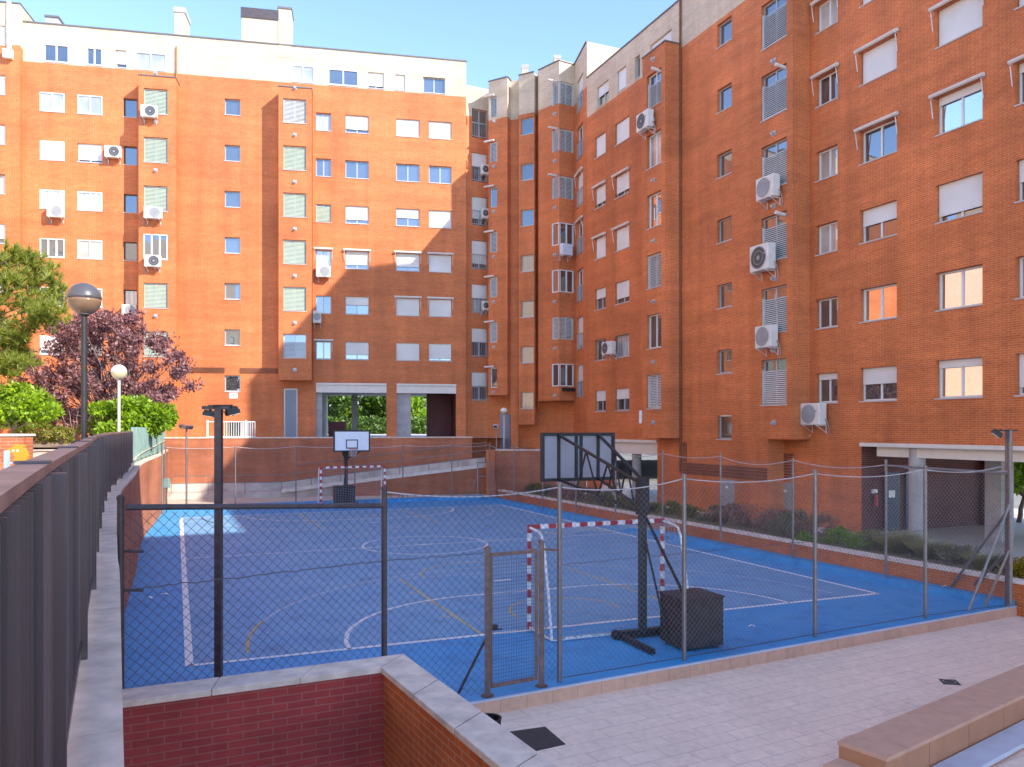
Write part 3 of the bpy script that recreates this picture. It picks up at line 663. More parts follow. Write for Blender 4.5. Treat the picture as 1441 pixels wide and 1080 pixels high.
# recessed dark brick band and vent grilles below the bays
zb = FM.z_at(1000, 655)
g = MB(); a, b = s_low + .02, FM.s_at(962)
for k in range(4): g.fbox(FM, a, b, .003, .04, 1.95 + k * .13, 1.95 + k * .13 + .11)
g.fbox(FM, b - .25, b, .003, .04, 2.5, 3.35); g.build('brick_band', 'brickband', br)
for pa, pb in ((1094, 1117),):
    a, b = FN.s_at(pa), FN.s_at(pb); g = MB()
    for k in range(9): g.fbox(FN, a, b, .003, .05, 2.05 + k * .11, 2.05 + k * .11 + .075)
    g.build('brick_grille', 'brickband', br)
for pa, pb, lab in ((1014.5, 1034, 0), (1095.5, 1117.5, 1)):
    FF = FN if lab else FM; a, b = sorted((FF.s_at(pa), FF.s_at(pb)))
    g = MB(); g.fbox(FF, a, b, .004, .05, GR, 1.87); dd = g.build('metal_door', 'greydoor', br)
    g = MB(); g.fbox(FF, b - .16, b - .1, .052, .09, 1.1, 1.16); g.build('handle', 'black', dd)
    g = MB(); g.fbox(FF, (a + b) / 2 - .08, (a + b) / 2 + .08, .051, .056, 1.5, 1.6); g.build('notice', 'signw', dd)
# bay of the far part
wq = front(br, FM, 0, .85, 904, 936, 3.55, 21.35)
col(wq, 910, 930.5, BR, 1.55, ['L', 'O', 'L', 'Or', 'Ob', 'lt'], rng=rg, frame='white', step=2.78); wq.finish()
g = MB(); a = FM.s_at(903.5, .85); g.tube([FM.P(a, .93, FM.z_at(903.5, 596, .85)), FM.P(a, .93, FM.z_at(903.5, 578, .85))], .07, 10); g.fbox(FM, a - .03, a + .03, .853, .9, FM.z_at(903.5, 593, .85), FM.z_at(903.5, 581, .85)); g.build('wall_lamp', 'white', br)
vents(br, FM, .85, 920, [4.25 + 2.78 * k for k in range(7)]); vents(br, FM, 0, 1089, [4.2 + 2.77 * k for k in range(7)])
a = FM.s_at(959); g = MB(); g.tube([FM.P(a, .07, 2), FM.P(a, .07, RTOP)], .05, 8); g.build('downpipe', 'brickband', br)
# far arcade opening
g = MB(); g.fbox(FM, ma - .0, mb_, -.1, .06, MT - .14, MT - .003); g.fbox(FM, ma, mb_, -.4, -.11, MT - .72, MT - .145); g.build('beam', 'beam', br)
g = MB(); a = FM.s_at(896, -.6); x, y = FM.xy(a, -.6); g.lathe((x, y, GR), [(.24, 0), (.24, MT - GR - .73)], 20); g.build('arcade_column', 'column', br, smooth=False)
g = MB(); lo, hi = min(ma, mb_), max(ma, mb_); g.fbox(FM, lo - 5, hi + 3, -5.3, -5, GR, 2.3); g.fbox(FM, lo - 5, hi + 3, -5.4, -5.31, 2.3, MT + .2); g.build('arcade_wall', 'brickred', br)
g = MB(); g.fbox(FM, lo - 5, hi + 3, -5.3, -.3, MT - .1, MT + .1); g.build('arcade_soffit', 'column', br)
g = MB(); x = FM.s_at(917, -4.9); g.fbox(FM, x - .8, x + .8, -4.95, -4.75, 2.45, 2.75)
g.build('wall_vent', 'signw', br)
# near part, one step back
sN1 = FN.s_at(1140); NEND = -57
wn = Wall(br, FN, 0, sN1, NEND, [(GR - .6, RB, 'brick', 'brick_wall'), (RB, RTOP, 'cream', 'cream_wall')], rv=.24)
BN = 4.94
col(wn, 1148, 1178.5, BN, 1.08, ['Q', 'O', 'Ob', 'Ob', 'Oa', 'Oba', 'Ob'], rng=rg, frame='white', step=2.745)
col(wn, 1210, 1262, BN, 1.14, ['H', 'Or', 'H', 'Oa', 'Sa', 'Sa'], rng=rg, frame='white', step=2.745)
col(wn, 1316.5, 1382.5, BN, 1.18, ['Qr', 'Or', 'P', 'OQra', 'Sa', 'Sa'], rng=rg, frame='white', step=2.745)
col(wn, 1429, 1490, BN, 1.18, ['P', 'Or', 'H', 'OQa', 'Sa'], rng=rg, frame='white', step=2.745)
for ss in (-8.5, -12, -15.5, -19): col(wn, CX + FPX * FN.xy(ss, 0)[0] / FN.xy(ss, 0)[1], CX + FPX * FN.xy(ss - 1.6, 0)[0] / FN.xy(ss - 1.6, 0)[1], BN, 1.18, ['P', 'O', 'S', 'H'], rng=rg, frame='white', step=2.745)
NT = 3.5; wn.hole(0, -16, GR, NT, .02)
wn.finish()
g = MB(); g.fbox(FN, -16, -.003, -.1, .1, NT - .13, NT - .003); g.fbox(FN, -16, -.55, -.5, -.12, NT - .46, NT - .135); g.build('beam', 'beam', br)
g = MB(); g.fbox(FN, -18, .3, -9, -.13, NT - .1, NT + .1); g.build('arcade_soffit', 'column', br)
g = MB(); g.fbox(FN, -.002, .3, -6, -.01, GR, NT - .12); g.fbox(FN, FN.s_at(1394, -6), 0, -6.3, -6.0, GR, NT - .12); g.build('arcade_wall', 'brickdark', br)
for px, base in ((1290.5, -2.3),):
    x, y = FN.xy(FN.s_at(px, -.32), -.32); g = MB(); g.lathe((x, y, GR), [(.25, 0), (.25, NT - GR - .14)], 24); g.build('arcade_column', 'column', br)
a = FN.s_at(1406, -2.6); g = MB(); g.fbox(FN, a - .28, a + .28, -2.9, -2.3, GR, NT - .14); g.build('arcade_column', 'column', br)
x = FN.s_at(1399, -5.2); g = MB(); g.fbox(FN, x - .15, x + .15, -5.5, -5.2, GR, NT - .14); g.build('arcade_column', 'beam', br)
# door and extinguisher in the arcade
g = MB(); g.fbox(FN, -.08, -.004, -1.75, -1.0, GR, 2.45); dd = g.build('arcade_door', 'bluedoor', br)
g = MB(); g.fbox(FN, -.09, -.082, -1.5, -1.2, 1.55, 1.8); g.build('notice', 'signw', dd)
g = MB(); g.fbox(FN, -.08, -.004, -2.6, -2.05, GR, 2.45); g.build('arcade_door', 'bluedoor', br)
ex = root('fire_extinguisher', FN.P(-.1, -.55, 1.2), 'red fire extinguisher on the dark arcade wall beside the blue door', 'extinguisher')
x, y = FN.xy(-.12, -.55); g = MB(); g.lathe((x, y, 1.25), [(.05, 0), (.07, .03), (.07, .38), (.03, .45), (.03, .5)], 14); g.build('cylinder', 'red', ex)
g = MB(); g.tube([(x, y, 1.74), (x - .08, y - .03, 1.7), (x - .1, y - .03, 1.45)], .015, 6); g.build('hose', 'black', ex)
g = MB(); g.fbox(FN, -.1, -.004, -.65, -.46, 1.72, 1.86); g.build('sign_plate', 'signw', ex)
# roofs and parapets
g = MB(); g.fbox(FM, sM0, sM1, -12, -.3, RTOP - .6, RTOP - .5); g.fbox(FN, NEND, sM0, -12, -.3, RTOP - .6, RTOP - .5); g.build('roof', 'capmetal', br)
g = MB(); g.fbox(FM, sM0, sM1 - .01, -.25, .05, RTOP + .003, RTOP + .07); g.build('parapet_cap', 'capmetal', br)
g = MB(); g.fbox(FN, NEND, sM0, -.25, .05, RTOP + .003, RTOP + .07); g.build('parapet_cap', 'capmetal', br)
g = MB(); g.quad(FM.P(sM0, -12, 3.6), FM.P(sM1, -12, 3.6), FM.P(sM1, -12, RTOP), FM.P(sM0, -12, RTOP)); g.quad(FN.P(NEND, -12, 3.6), FN.P(sM0, -12, 3.6), FN.P(sM0, -12, RTOP), FN.P(NEND, -12, RTOP))
g.quad(FN.P(NEND, -12, 3.6), FN.P(NEND, 0, 3.6), FN.P(NEND, 0, RTOP), FN.P(NEND, -12, RTOP)); g.build('rear_wall', 'cream', br)
for a, b, dd, zt in SHADE:  # unseen roof boxes, added and sized for the shadows they cast
    g = MB(); g.fbox(FN, a, b, -9.5, dd, RTOP - .55, zt); o = g.build('roof_volume', 'cream', br)
    c = MB(); c.fbox(FN, a - .05, b + .05, -9.55, dd + .05, zt + .003, zt + .1); c.build('cap', 'capmetal', o)

# ------------------------------------------------------------------ left wing, outside the frame: its sunlit face shows in the right wing's window panes
FW = F((-25, 0), RT, (.92, .392))
bw_ = root('apartment_block', FW.P(10, -6, 2.6), 'sunlit peach rendered wing left of the frame, seen as reflections in right wing windows', 'apartment building')
ww = Wall(bw_, FW, 0, -34, 44, [(0, 3.5, 'brick', 'brick_wall'), (3.5, 26.5, 'peach', 'render_wall')])
rg = random.Random(8)
for i in range(11):
    for k in range(6): window(ww, -31 + i * 6.6, -29.3 + i * 6.6, 5 + 2.75 * k, 6.15 + 2.75 * k, rg.choice(['S', 'P', 'O', 'H']), frame='white', rng=rg, sill=False)
ww.finish()
g = MB(); P = FW.P
g.quad(P(-34, -10, 0), P(44, -10, 0), P(44, -10, 26.5), P(-34, -10, 26.5)); g.quad(P(-34, 0, 25.9), P(44, 0, 25.9), P(44, -10, 25.9), P(-34, -10, 25.9))
for e in (-34, 44): g.quad(P(e, 0, 0), P(e, -10, 0), P(e, -10, 26.5), P(e, 0, 26.5))
g.build('rear_wall', 'cream', bw_)
# ------------------------------------------------------------------ ground, terraces, court
def gpt(px, py, z=0.):
    Y = FPX * (CAMZ - z) / (py - HY); return ((px - CX) / FPX * Y, Y)
WALL = [(.62, -1.5), (.05, 0), (-1.28, 2.64), (-3.24, 6.6), (-3.9, 7.9), (-6.1, 12.35), (-7.9, 16.2), (-10.3, 21.9), (-13.2, 28.6), (-16.5, 37.7), (-19.6, 45.6)]
def smooth_line(pts, n=6):
    out = []
    for i in range(len(pts) - 1):
        p0 = pts[max(i - 1, 0)]; p1 = pts[i]; p2 = pts[i + 1]; p3 = pts[min(i + 2, len(pts) - 1)]
        for k in range(n):
            t = k / n; out.append(tuple(.5 * (2 * p1[j] + (p2[j] - p0[j]) * t + (2 * p0[j] - 5 * p1[j] + 4 * p2[j] - p3[j]) * t * t + (3 * p1[j] - p0[j] - 3 * p2[j] + p3[j]) * t ** 3) for j in (0, 1)))
    return out + [pts[-1]]
WS = smooth_line(WALL)
def offs(line, d):
    out = []
    for i, p in enumerate(line):
        a = line[max(i - 1, 0)]; b = line[min(i + 1, len(line) - 1)]; t = (b[0] - a[0], b[1] - a[1]); k = math.hypot(*t)
        out.append((p[0] - t[1] / k * d, p[1] + t[0] / k * d))      # to the left of travel
    return out
WZ = 2.79
g = MB(); g.box(-150, 150, -40, 260, -1.2, -.9); structure(g.build('ground', 'ground'))
# court slab
RF0, RF1 = (11.03, 17.7), (-1.25, 44.4)                      # right fence line
FA = (-.57, 11.65); fd = (.883, .469)                        # edge between court and patio
fe0 = (FA[0] - fd[0] * 7.2, FA[1] - fd[1] * 7.2); fe1 = (FA[0] + fd[0] * 14.5, FA[1] + fd[1] * 14.5)
base = [(-.99 - .427 * y, y) for y in (8.5, 28.6)] + [(-16.5, 37.7), (-17.0, 39.2), (-2.2, 45.7), (-.6, 45.2), (11.9, 17.9)]
court_poly = [(FA[0] - fd[0] * 4.8, FA[1] - fd[1] * 4.8), fe1, (11.9, 18.4), (-.6, 45.6), (-2.0, 46.0), (-17.2, 39.2), (-16.9, 38.0), (-13.6, 28.6), (-5.4, 10.0)]
g = MB(); g.prism(court_poly, -.8, 0); structure(g.build('court_slab', 'courtout'))
U = (.925, .379); V = (-.379, .925)
A_ = gpt(266.4, 937.5); B_ = gpt(1235, 836); C_ = gpt(704.5, 711); D_ = gpt(255, 729.3)
g = MB(); g.quad(*[(p[0], p[1], .004) for p in (A_, B_, C_, D_)]); structure(g.build('court_surface', 'courtin'))
def lerp(p, q, t): return (p[0] + (q[0] - p[0]) * t, p[1] + (q[1] - p[1]) * t)
def C(u, v):   # court plan: u across from the left sideline 0..W, v along from the near end 0..L (bilinear on the surveyed corners)
    return lerp(lerp(A_, B_, u / CW), lerp(D_, C_, u / CW), v / CL)
CW = math.dist(A_, B_); CL = math.dist(A_, D_)
mk = {'linew': MB(), 'linet': MB(), 'liney': MB()}
def line(pts, w, m, z=.008):
    mb = mk[m]
    for (p, q) in zip(pts, pts[1:]):
        t = Vector((q[0] - p[0], q[1] - p[1])); 
        if t.length < 1e-6: continue
        t.normalize(); n = Vector((-t.y, t.x)) * (w / 2); e = t * (w * .15)
        mb.quad((p[0] - n.x - e.x, p[1] - n.y - e.y, z), (q[0] - n.x + e.x, q[1] - n.y + e.y, z), (q[0] + n.x + e.x, q[1] + n.y + e.y, z), (p[0] + n.x - e.x, p[1] + n.y - e.y, z))
def arc(u, v, r, a0, a1, n=40): return [C(u + r * math.cos(R(a0 + (a1 - a0) * k / n)), v + r * math.sin(R(a0 + (a1 - a0) * k / n))) for k in range(n + 1)]
W_, L_ = CW, CL
line([C(0, 0), C(W_, 0)], .12, 'linew'); line([C(W_, 0), C(W_, L_)], .11, 'linew'); line([C(W_, L_), C(0, L_)], .09, 'linew'); line([C(0, L_), C(0, 0)], .135, 'linew')
line([C(0, L_ / 2), C(W_, L_ / 2)], .06, 'linew', .0085); line(arc(W_ / 2, L_ / 2, 2.12, 0, 360, 64), .07, 'linew')
cu = .5 * W_ + .06
for e in (0, 1):
    f = (lambda u, v: (u, v)) if e == 0 else (lambda u, v: (u, L_ - v))
    gu = 7.72 if e == 0 else W_ / 2 - .1
    sg = 1 if e == 0 else -1
    def A2(u, v, r, a0, a1, n=40): return [C(*f(u + r * math.cos(R(a0 + (a1 - a0) * k / n)), v + r * math.sin(R(a0 + (a1 - a0) * k / n)))) for k in range(n + 1)]
    line(A2(gu - 1.5, 0, 3.52, 180, 90, 24) + A2(gu + 1.5, 0, 3.52, 90, 0, 24), .085, 'linew')
    line(A2(gu, .25, 6.75, 178, 2, 64), .06, 'linet', .0075 + .0003 * e)
    line(A2(gu, .25, 6.75, 178, 158, 12), .065, 'liney', .0078)
    line([C(*f(gu - 2.45, 0)), C(*f(gu - 2.45, 6.15))], .06, 'liney', .0072); line([C(*f(gu + 2.45, 6.15)), C(*f(gu + 2.45, 0))], .06, 'liney', .0072)
    line([C(*f(gu - 2.45, 6.15)), C(*f(gu + 2.45, 6.15))], .05, 'linet', .0074)
    for s in (-1, 1):
        for vv in (1.7, 3.1, 4.3): line([C(*f(gu + s * 2.45, vv)), C(*f(gu + s * 2.75, vv))], .06, 'liney', .0076)
    line(A2(gu, 6.15, 1.8, 178, 2, 30), .05, 'liney' if e == 0 else 'linet', .0071); line(A2(gu, 1.3, 1.25, 190, -10, 24), .06, 'liney', .0071)
    p = C(*f(gu, 5.0)); line([(p[0] - .2, p[1] - .08), (p[0] + .2, p[1] + .08)], .12, 'linew', .0079)
    p = C(*f(gu, 8.0)); line([(p[0] - .35, p[1] - .13), (p[0] + .35, p[1] + .13)], .07, 'linet', .0079)
p = C(W_ / 2, L_ / 2); line([(p[0] - .2, p[1] - .08), (p[0] + .2, p[1] + .08)], .14, 'linew', .0092)
structure(mk['linew'].build('court_line_marking', 'linew')); structure(mk['linet'].build('court_line_marking', 'linet')); structure(mk['liney'].build('court_line_marking', 'liney'))
# painted kerb down the right side and the far end
def strip(p, q, off0, off1, z0, z1, mb):
    t = Vector((q[0] - p[0], q[1] - p[1])).normalized(); n = Vector((-t.y, t.x))
    a = [(p[0] + n.x * off0, p[1] + n.y * off0), (q[0] + n.x * off0, q[1] + n.y * off0), (q[0] + n.x * off1, q[1] + n.y * off1), (p[0] + n.x * off1, p[1] + n.y * off1)]
    if off1 < off0: a = [a[3], a[2], a[1], a[0]]
    mb.prism(a, z0, z1)
g = MB(); strip((11.25, 17.95), RF1, -.35, .3, -.3, .15, g); structure(g.build('court_kerb', 'courtout'))
g = MB(); strip((-17.1, 39.1), (-1.6, 45.75), -.6, .12, -.3, .16, g); structure(g.build('court_kerb', 'courtout'))
g = MB(); g.prism([(-17.2, 39.3), (-1.0, 46.0), (-1.0, 49.5), FL.xy(FL.s_at(222), 1.3)], -.6, .13); structure(g.build('far_path', 'path'))
# patio
g = MB(); pat = [(-6, 6.5), (3, -8), (30, 4), (24.5, 25.4), fe1, fe0]
g.prism(pat, -.8, -.2); structure(g.build('patio', 'patio', udir=fd))
g = MB()
rp0 = (FA[0] - fd[0] * .3, FA[1] - fd[1] * .3); strip(fe0, (FA[0] + fd[0] * 15.5, FA[1] + fd[1] * 15.5), -.028, -.002, -.5, -.004, g); structure(g.build('court_edge_riser', 'riser'))
g = MB(); strip(fe0, (FA[0] + fd[0] * 15.5, FA[1] + fd[1] * 15.5), -.045, .02, .003, .022, g); structure(g.build('court_edge_highlight', 'slab'))  # pale strip standing in for the highlight along the court's top edge
# upper terrace on the left (rises gently) and the terrace in front of the back block
back = offs(WS, .05)
def tz(y): return 2.66 + max(0, min(1, (y - 13) / 26)) * .62
g = MB(); L0 = offs(WS, .12); ring = []
for i in range(len(L0) - 1):
    a, b = L0[i], L0[i + 1]; g.quad((-70, a[1] + 12, tz(a[1])), (a[0], a[1], tz(a[1])), (b[0], b[1], tz(b[1])), (-70, b[1] + 12, tz(b[1])))
structure(g.build('terrace', 'path'))
RWD = 1.5
g = MB(); P = FL.P; g.quad(P(-20, RWD - .05, GL), P(26, RWD - .05, GL), P(26, -30, GL), P(-20, -30, GL)); structure(g.build('upper_terrace', 'floor'))
# planting soil on the terrace
g = MB(); g.quad((-32, 31.5, 3.2), (-15.4, 33.5, 3.2), (-18.2, 40, 3.32), (-34, 44, 3.34)); structure(g.build('planting_bed', 'soil'))
# terrace on the right, under the arcade
g = MB(); g.prism([FM.xy(-16, .1), FM.xy(sM1 + 1, .1), FM.xy(sM1 + 1, -14), FM.xy(-16, -14)], -.8, GR); structure(g.build('arcade_floor', 'floor'))
g = MB(); g.prism([FM.xy(-18, .28), FM.xy(sM1, .28), FM.xy(sM1, .1), FM.xy(-18, .1)], -.4, GR + .03); structure(g.build('arcade_kerb', 'kerb'))
# soil of the long planter between court and right wing
t_ = Vector((RF1[0] - RF0[0], RF1[1] - RF0[1])).normalized(); nR = Vector((t_.y, -t_.x))        # nR points away from the court
pw = lambda s, d: (RF0[0] + t_.x * s + nR.x * d, RF0[1] + t_.y * s + nR.y * d)
g = MB(); q0, q1 = pw(-9, .7), pw(29, .7); r0_, r1_ = FM.xy(-18, .28), FM.xy(sM1, .28)
g.quad((q0[0], q0[1], .42), (r0_[0], r0_[1], .34), (r1_[0], r1_[1], .34), (q1[0], q1[1], .42)); structure(g.build('planting_bed', 'soil'))
# planter wall along the court (brick with a pale coping)
pl = root('planter_wall', (*pw(10, .5), 0), 'low brick planter wall with pale coping along the right side of the court', 'wall')
g = MB(); a = [pw(-9, .36), pw(29, .36), pw(29, .66), pw(-9, .66)]; g.prism(list(reversed(a)), -.5, .52); g.build('brickwork', 'brick', pl)
g = MB(); a = [pw(-9, .32), pw(29, .32), pw(29, .70), pw(-9, .70)]; g.prism(list(reversed(a)), .523, .585); g.build('coping', 'kerb', pl)
# far right corner: pillar and wall
ew = root('boundary_wall', (0, 45.5, 0), 'brown brick wall with a bright orange pillar at the far right corner of the court', 'wall')
x0 = at(697, 45.6)[0]
g = MB(); g.prism([at(697, 45.7), (4.2, 45.2), (4.2, 45.5), (x0, 46.0)], -.3, 2.70); g.build('brickwork', 'brickred', ew)
g = MB(); g.prism([at(697, 45.66), (4.2, 45.16), (4.2, 45.54), (x0, 46.04)], 2.703, 2.77); g.build('coping', 'kerb', ew)
g = MB(); a = at(684, 45.2); b = at(696.5, 45.0); g.prism([a, b, (b[0], b[1] + .55), (a[0], a[1] + .55)], -.3, 2.75); g.build('pillar', 'brick', ew)
st = root('stone_steps', (4.6, 42.5, .35), 'short flight of pale stone steps behind the planter near the far arcade', 'steps')
for k in range(5):
    g = MB(); a = at(842 + k * 3, 41.5); b = at(888 - k * 1.5, 40.6); dx = (-RT[0] * -.3 * k, .3 * k)
    g.prism([(a[0], a[1] + .32 * k), (b[0], b[1] + .32 * k), (b[0], b[1] + .32 * k + .34), (a[0], a[1] + .32 * k + .34)], .3, .48 + .16 * k); g.build('step', 'kerb', st)

# ------------------------------------------------------------------ retaining walls
lw = root('retaining_wall', (-6, 12, 0), 'curved brick retaining wall with grey concrete coping under the dark slat fence', 'wall')
g = MB(); o0 = offs(WS, .012); o1 = offs(WS, .45)
for i in range(len(WS) - 1): g.prism([o0[i], o0[i + 1], o1[i + 1], o1[i]][::1], -1.0, WZ - .07)
g.build('brickwork', 'brickred', lw)
g = MB(); o0 = offs(WS, -.002); o1 = offs(WS, .3)
for i in range(len(WS) - 1):
    L_i = math.dist(o0[i], o0[i + 1]); k_ = .006 / L_i; g.prism([o0[i], lerp(o0[i], o0[i + 1], 1 - k_), lerp(o1[i], o1[i + 1], 1 - k_), o1[i]], WZ - .067, WZ)
g.build('coping', 'concrete', lw)
rw = root('retaining_wall', FL.P(12, RWD, 0), 'long straight brick retaining wall behind the ramp at the far end of the court', 'wall')
sR0, sR1 = FL.s_at(229, RWD), FL.s_at(664.5, RWD)
g = MB(); g.fbox(FL, sR0 - 1, sR1, RWD - .4, RWD, -.5, 3.40); g.build('brickwork', 'brickred', rw)
g = MB(); g.fbox(FL, sR0 - 1, sR1 + .03, RWD - .43, RWD + .04, 3.403, 3.47); g.build('coping', 'concrete', rw)
# ramp rising to the right along it
rp = root('access_ramp', FL.P(14, RWD + 1, 0), 'concrete ramp with pale kerbs rising along the far brick wall', 'ramp')
def rz(px): return .42 + max(0, px - 400) / 285 * 1.35
g = MB(); pts = [(232, RWD), (400, RWD), (520, RWD), (600, RWD), (682, RWD)]
def seg(mb, da, db, dz0, dz1, x0=232, x1=682, flat=None):
    xs = [x0] + [x for x in (400, 470, 540, 610) if x0 < x < x1] + [x1]
    for pa, pb in zip(xs, xs[1:]):
        a, b = FL.s_at(pa, RWD), FL.s_at(pb, RWD); za, zb = rz(pa), rz(pb); fa = flat if flat is not None else None
        lo = (fa, fa) if fa is not None else (za + dz0, zb + dz0)
        mb.hexa([FL.P(a, db, lo[0]), FL.P(b, db, lo[1]), FL.P(b, da, lo[1]), FL.P(a, da, lo[0]), FL.P(a, db, za + dz1), FL.P(b, db, zb + dz1), FL.P(b, da, zb + dz1), FL.P(a, da, za + dz1)])
g = MB(); seg(g, RWD + .003, RWD + 1.5, 0, 0, flat=-.4); g.build('walkway', 'concrete2', rp)
g = MB(); seg(g, RWD + .006, RWD + .10, .002, .45); g.build('upstand', 'concrete2', rp)
g = MB(); seg(g, RWD + 1.503, RWD + 1.75, 0, -.04, 470, 682, flat=-.4); g.build('ramp_side', 'brickred', rp)
g = MB(); seg(g, RWD + 1.47, RWD + 1.79, -.037, .16, 400, 682); g.build('ramp_kerb', 'kerb', rp)
for dd, hz in ((RWD + 1.62, .95), (RWD + 1.62, .55)):
    g = MB(); xs = [250, 400, 470, 540, 610, 680] if dd else []
    g.tube([FL.P(FL.s_at(x, RWD), dd, rz(x) + hz) for x in xs], .022, 6); g.build('handrail', 'galv', rp)
for x in (250, 300, 350, 400, 440, 480, 520, 560, 600, 640, 680):
    g = MB(); s = FL.s_at(x, RWD); g.tube([FL.P(s, RWD + 1.62, rz(x) - .1), FL.P(s, RWD + 1.62, rz(x) + .95)], .02, 6); g.build('post', 'galv', rp)
g = MB(); g.tube([FL.P(FL.s_at(x, RWD), RWD + .09, rz(x) + 1.35) for x in (420, 470, 540, 610, 684)], .022, 6); g.build('handrail', 'galv', rp)
# white railing on the upper terrace
wr = root('terrace_railing', FL.P(9, 1.2, GL), 'short white barred railing on the upper terrace in front of the vent window', 'railing')
a, b = FL.s_at(290, 1.2), FL.s_at(359, 1.2)
g = MB(); g.fbox(FL, a, b, 1.18, 1.22, GL + .93, GL + .98); g.fbox(FL, a, b, 1.18, 1.22, GL + .08, GL + .12); g.build('rail', 'white', wr)
g = MB(); k = FL.s_at(312, 1.2)
while k < b: g.fbox(FL, k, k + .028, 1.19, 1.21, GL + .12, GL + .93); k += .13
g.build('bars', 'white', wr)
for px in (291, 345): s = FL.s_at(px, 1.2); g = MB(); g.fbox(FL, s, s + .09, 1.15, 1.24, GL, GL + 1.05); g.build('post', 'white', wr)

# ------------------------------------------------------------------ stairwell parapet in the foreground
SZ = 1.8
i0 = (-1.2, 7.46); wu = (.903, .43); wv = (.463, -.886)      # inner corner, direction of back wall and of side wall
il = (i0[0] - wu[0] * 2.25, i0[1] - wu[1] * 2.25); ir = (i0[0] + wv[0] * 6, i0[1] + wv[1] * 6)
oc = (i0[0] + .30 * wu[0] - .30 * wv[0], i0[1] + .30 * wu[1] - .30 * wv[1])
ol = (il[0] - .30 * wv[0], il[1] - .30 * wv[1]); orr = (ir[0] + .30 * wu[0], ir[1] + .30 * wu[1])
sw = root('stairwell_parapet', (i0[0], i0[1], 0), 'brick parapet of the sunken stairwell with mitred grey coping in the foreground', 'wall')
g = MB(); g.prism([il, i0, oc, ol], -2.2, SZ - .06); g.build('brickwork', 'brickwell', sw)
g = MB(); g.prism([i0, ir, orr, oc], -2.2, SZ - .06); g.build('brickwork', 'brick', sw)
def coping(p, q, op_, oq, mb, z0, z1): mb.prism([p, q, oq, op_], z0, z1)
for (a, b, oa, ob, n) in ((il, i0, ol, oc, 3), (i0, ir, oc, orr, 7)):
    ins = lambda p, o: (p[0] - (o[0] - p[0]) * .12, p[1] - (o[1] - p[1]) * .12)
    for k in range(n):
        t0, t1 = k / n + .0015, (k + 1) / n - .0015
        p, q, oo, pp = lerp(a, b, t0), lerp(a, b, t1), lerp(oa, ob, t1), lerp(oa, ob, t0)
        q1 = [ins(p, pp), ins(q, oo), oo, pp]
        g = MB(); g.prism(q1, SZ - .058, SZ); g.build('coping', 'concrete', sw, bevel=.006)
g = MB(); g.prism([il, ir, (ir[0] - 6, ir[1] - 3), (il[0] - 3, il[1] - 5)], -2.4, -2.2); structure(g.build('stairwell_floor', 'concrete2'))

# ------------------------------------------------------------------ slat fence on the terrace edge
def polyfence(name, line, label, mat, railmat, z0, z1, r_w, pitch, post_pitch):
    r = root(name, (line[len(line) // 2][0], line[len(line) // 2][1], z0), label, 'fence'); total = 0; acc = [0]
    for p, q in zip(line, line[1:]): total += math.dist(p, q); acc.append(total)
    def pos(s):
        for i in range(len(acc) - 1):
            if s <= acc[i + 1]:
                t = (s - acc[i]) / (acc[i + 1] - acc[i]); p, q = line[i], line[i + 1]; d = math.dist(p, q)
                return lerp(p, q, t), ((q[0] - p[0]) / d, (q[1] - p[1]) / d)
        p, q = line[-2], line[-1]; d = math.dist(p, q); return q, ((q[0] - p[0]) / d, (q[1] - p[1]) / d)
    def blk(mb, s, hl, hw, za, zb):
        (x, y), (tx, ty) = pos(s); n = (-ty, tx)
        mb.prism([(x - tx * hl + n[0] * -hw, y - ty * hl + n[1] * -hw), (x + tx * hl + n[0] * -hw, y + ty * hl + n[1] * -hw), (x + tx * hl + n[0] * hw, y + ty * hl + n[1] * hw), (x - tx * hl + n[0] * hw, y - ty * hl + n[1] * hw)], za, zb)
    mb = MB(); s = .02
    while s < total: blk(mb, s, .005, .024, z0 + .07, z1 - .03); s += pitch
    mb.build('slats', mat, r)
    mb = MB(); o0 = offs(line, -r_w * .12); o1 = offs(line, r_w * .9); oa = offs(line, -.03); ob = offs(line, .03)
    for i in range(len(line) - 1):
        if railmat: mb.prism([o0[i], o0[i + 1], o1[i + 1], o1[i]], z1 - .028, z1)
    if mb.f: mb.build('top_rail', railmat, r)
    mb = MB()
    for i in range(len(line) - 1): mb.prism([oa[i], oa[i + 1], ob[i + 1], ob[i]], z0 + .06, z0 + .10)
    mb.build('bottom_rail', mat, r)
    s = .35
    while s < total:
        mb = MB(); blk(mb, s, .028, .055, z0 - .005, z1 - .029); mb.build('post', mat, r)
        if railmat:
            mb = MB(); (x, y), (tx, ty) = pos(s); n = (-ty, tx); a, b = -r_w * .16, r_w * .96
            mb.prism([(x - tx * .025 + n[0] * a, y - ty * .025 + n[1] * a), (x + tx * .025 + n[0] * a, y + ty * .025 + n[1] * a), (x + tx * .025 + n[0] * b, y + ty * .025 + n[1] * b), (x - tx * .025 + n[0] * b, y - ty * .025 + n[1] * b)], z1 + .001, z1 + .009); mb.build('rail_joint', mat, r)
        s += post_pitch
    return r
FS = offs(WS, .215)
i_ = next(i for i, p in enumerate(FS) if p[1] > 25.2); i0_ = next(i for i, p in enumerate(FS) if p[1] > .12)
dark_line = FS[i0_:i_ + 1]
polyfence('slat_fence', dark_line, 'dark purple grey metal slat fence with brown top rail curving along the terrace edge', 'fencedark', 'fencerail', WZ, 3.912, .085, .105, 2.05)
polyfence('slat_fence', FS[i_:], 'weathered green metal slat fence continuing the dark fence at its far end', 'fencegreen', None, WZ, 4.06, .085, .1, 1.7)

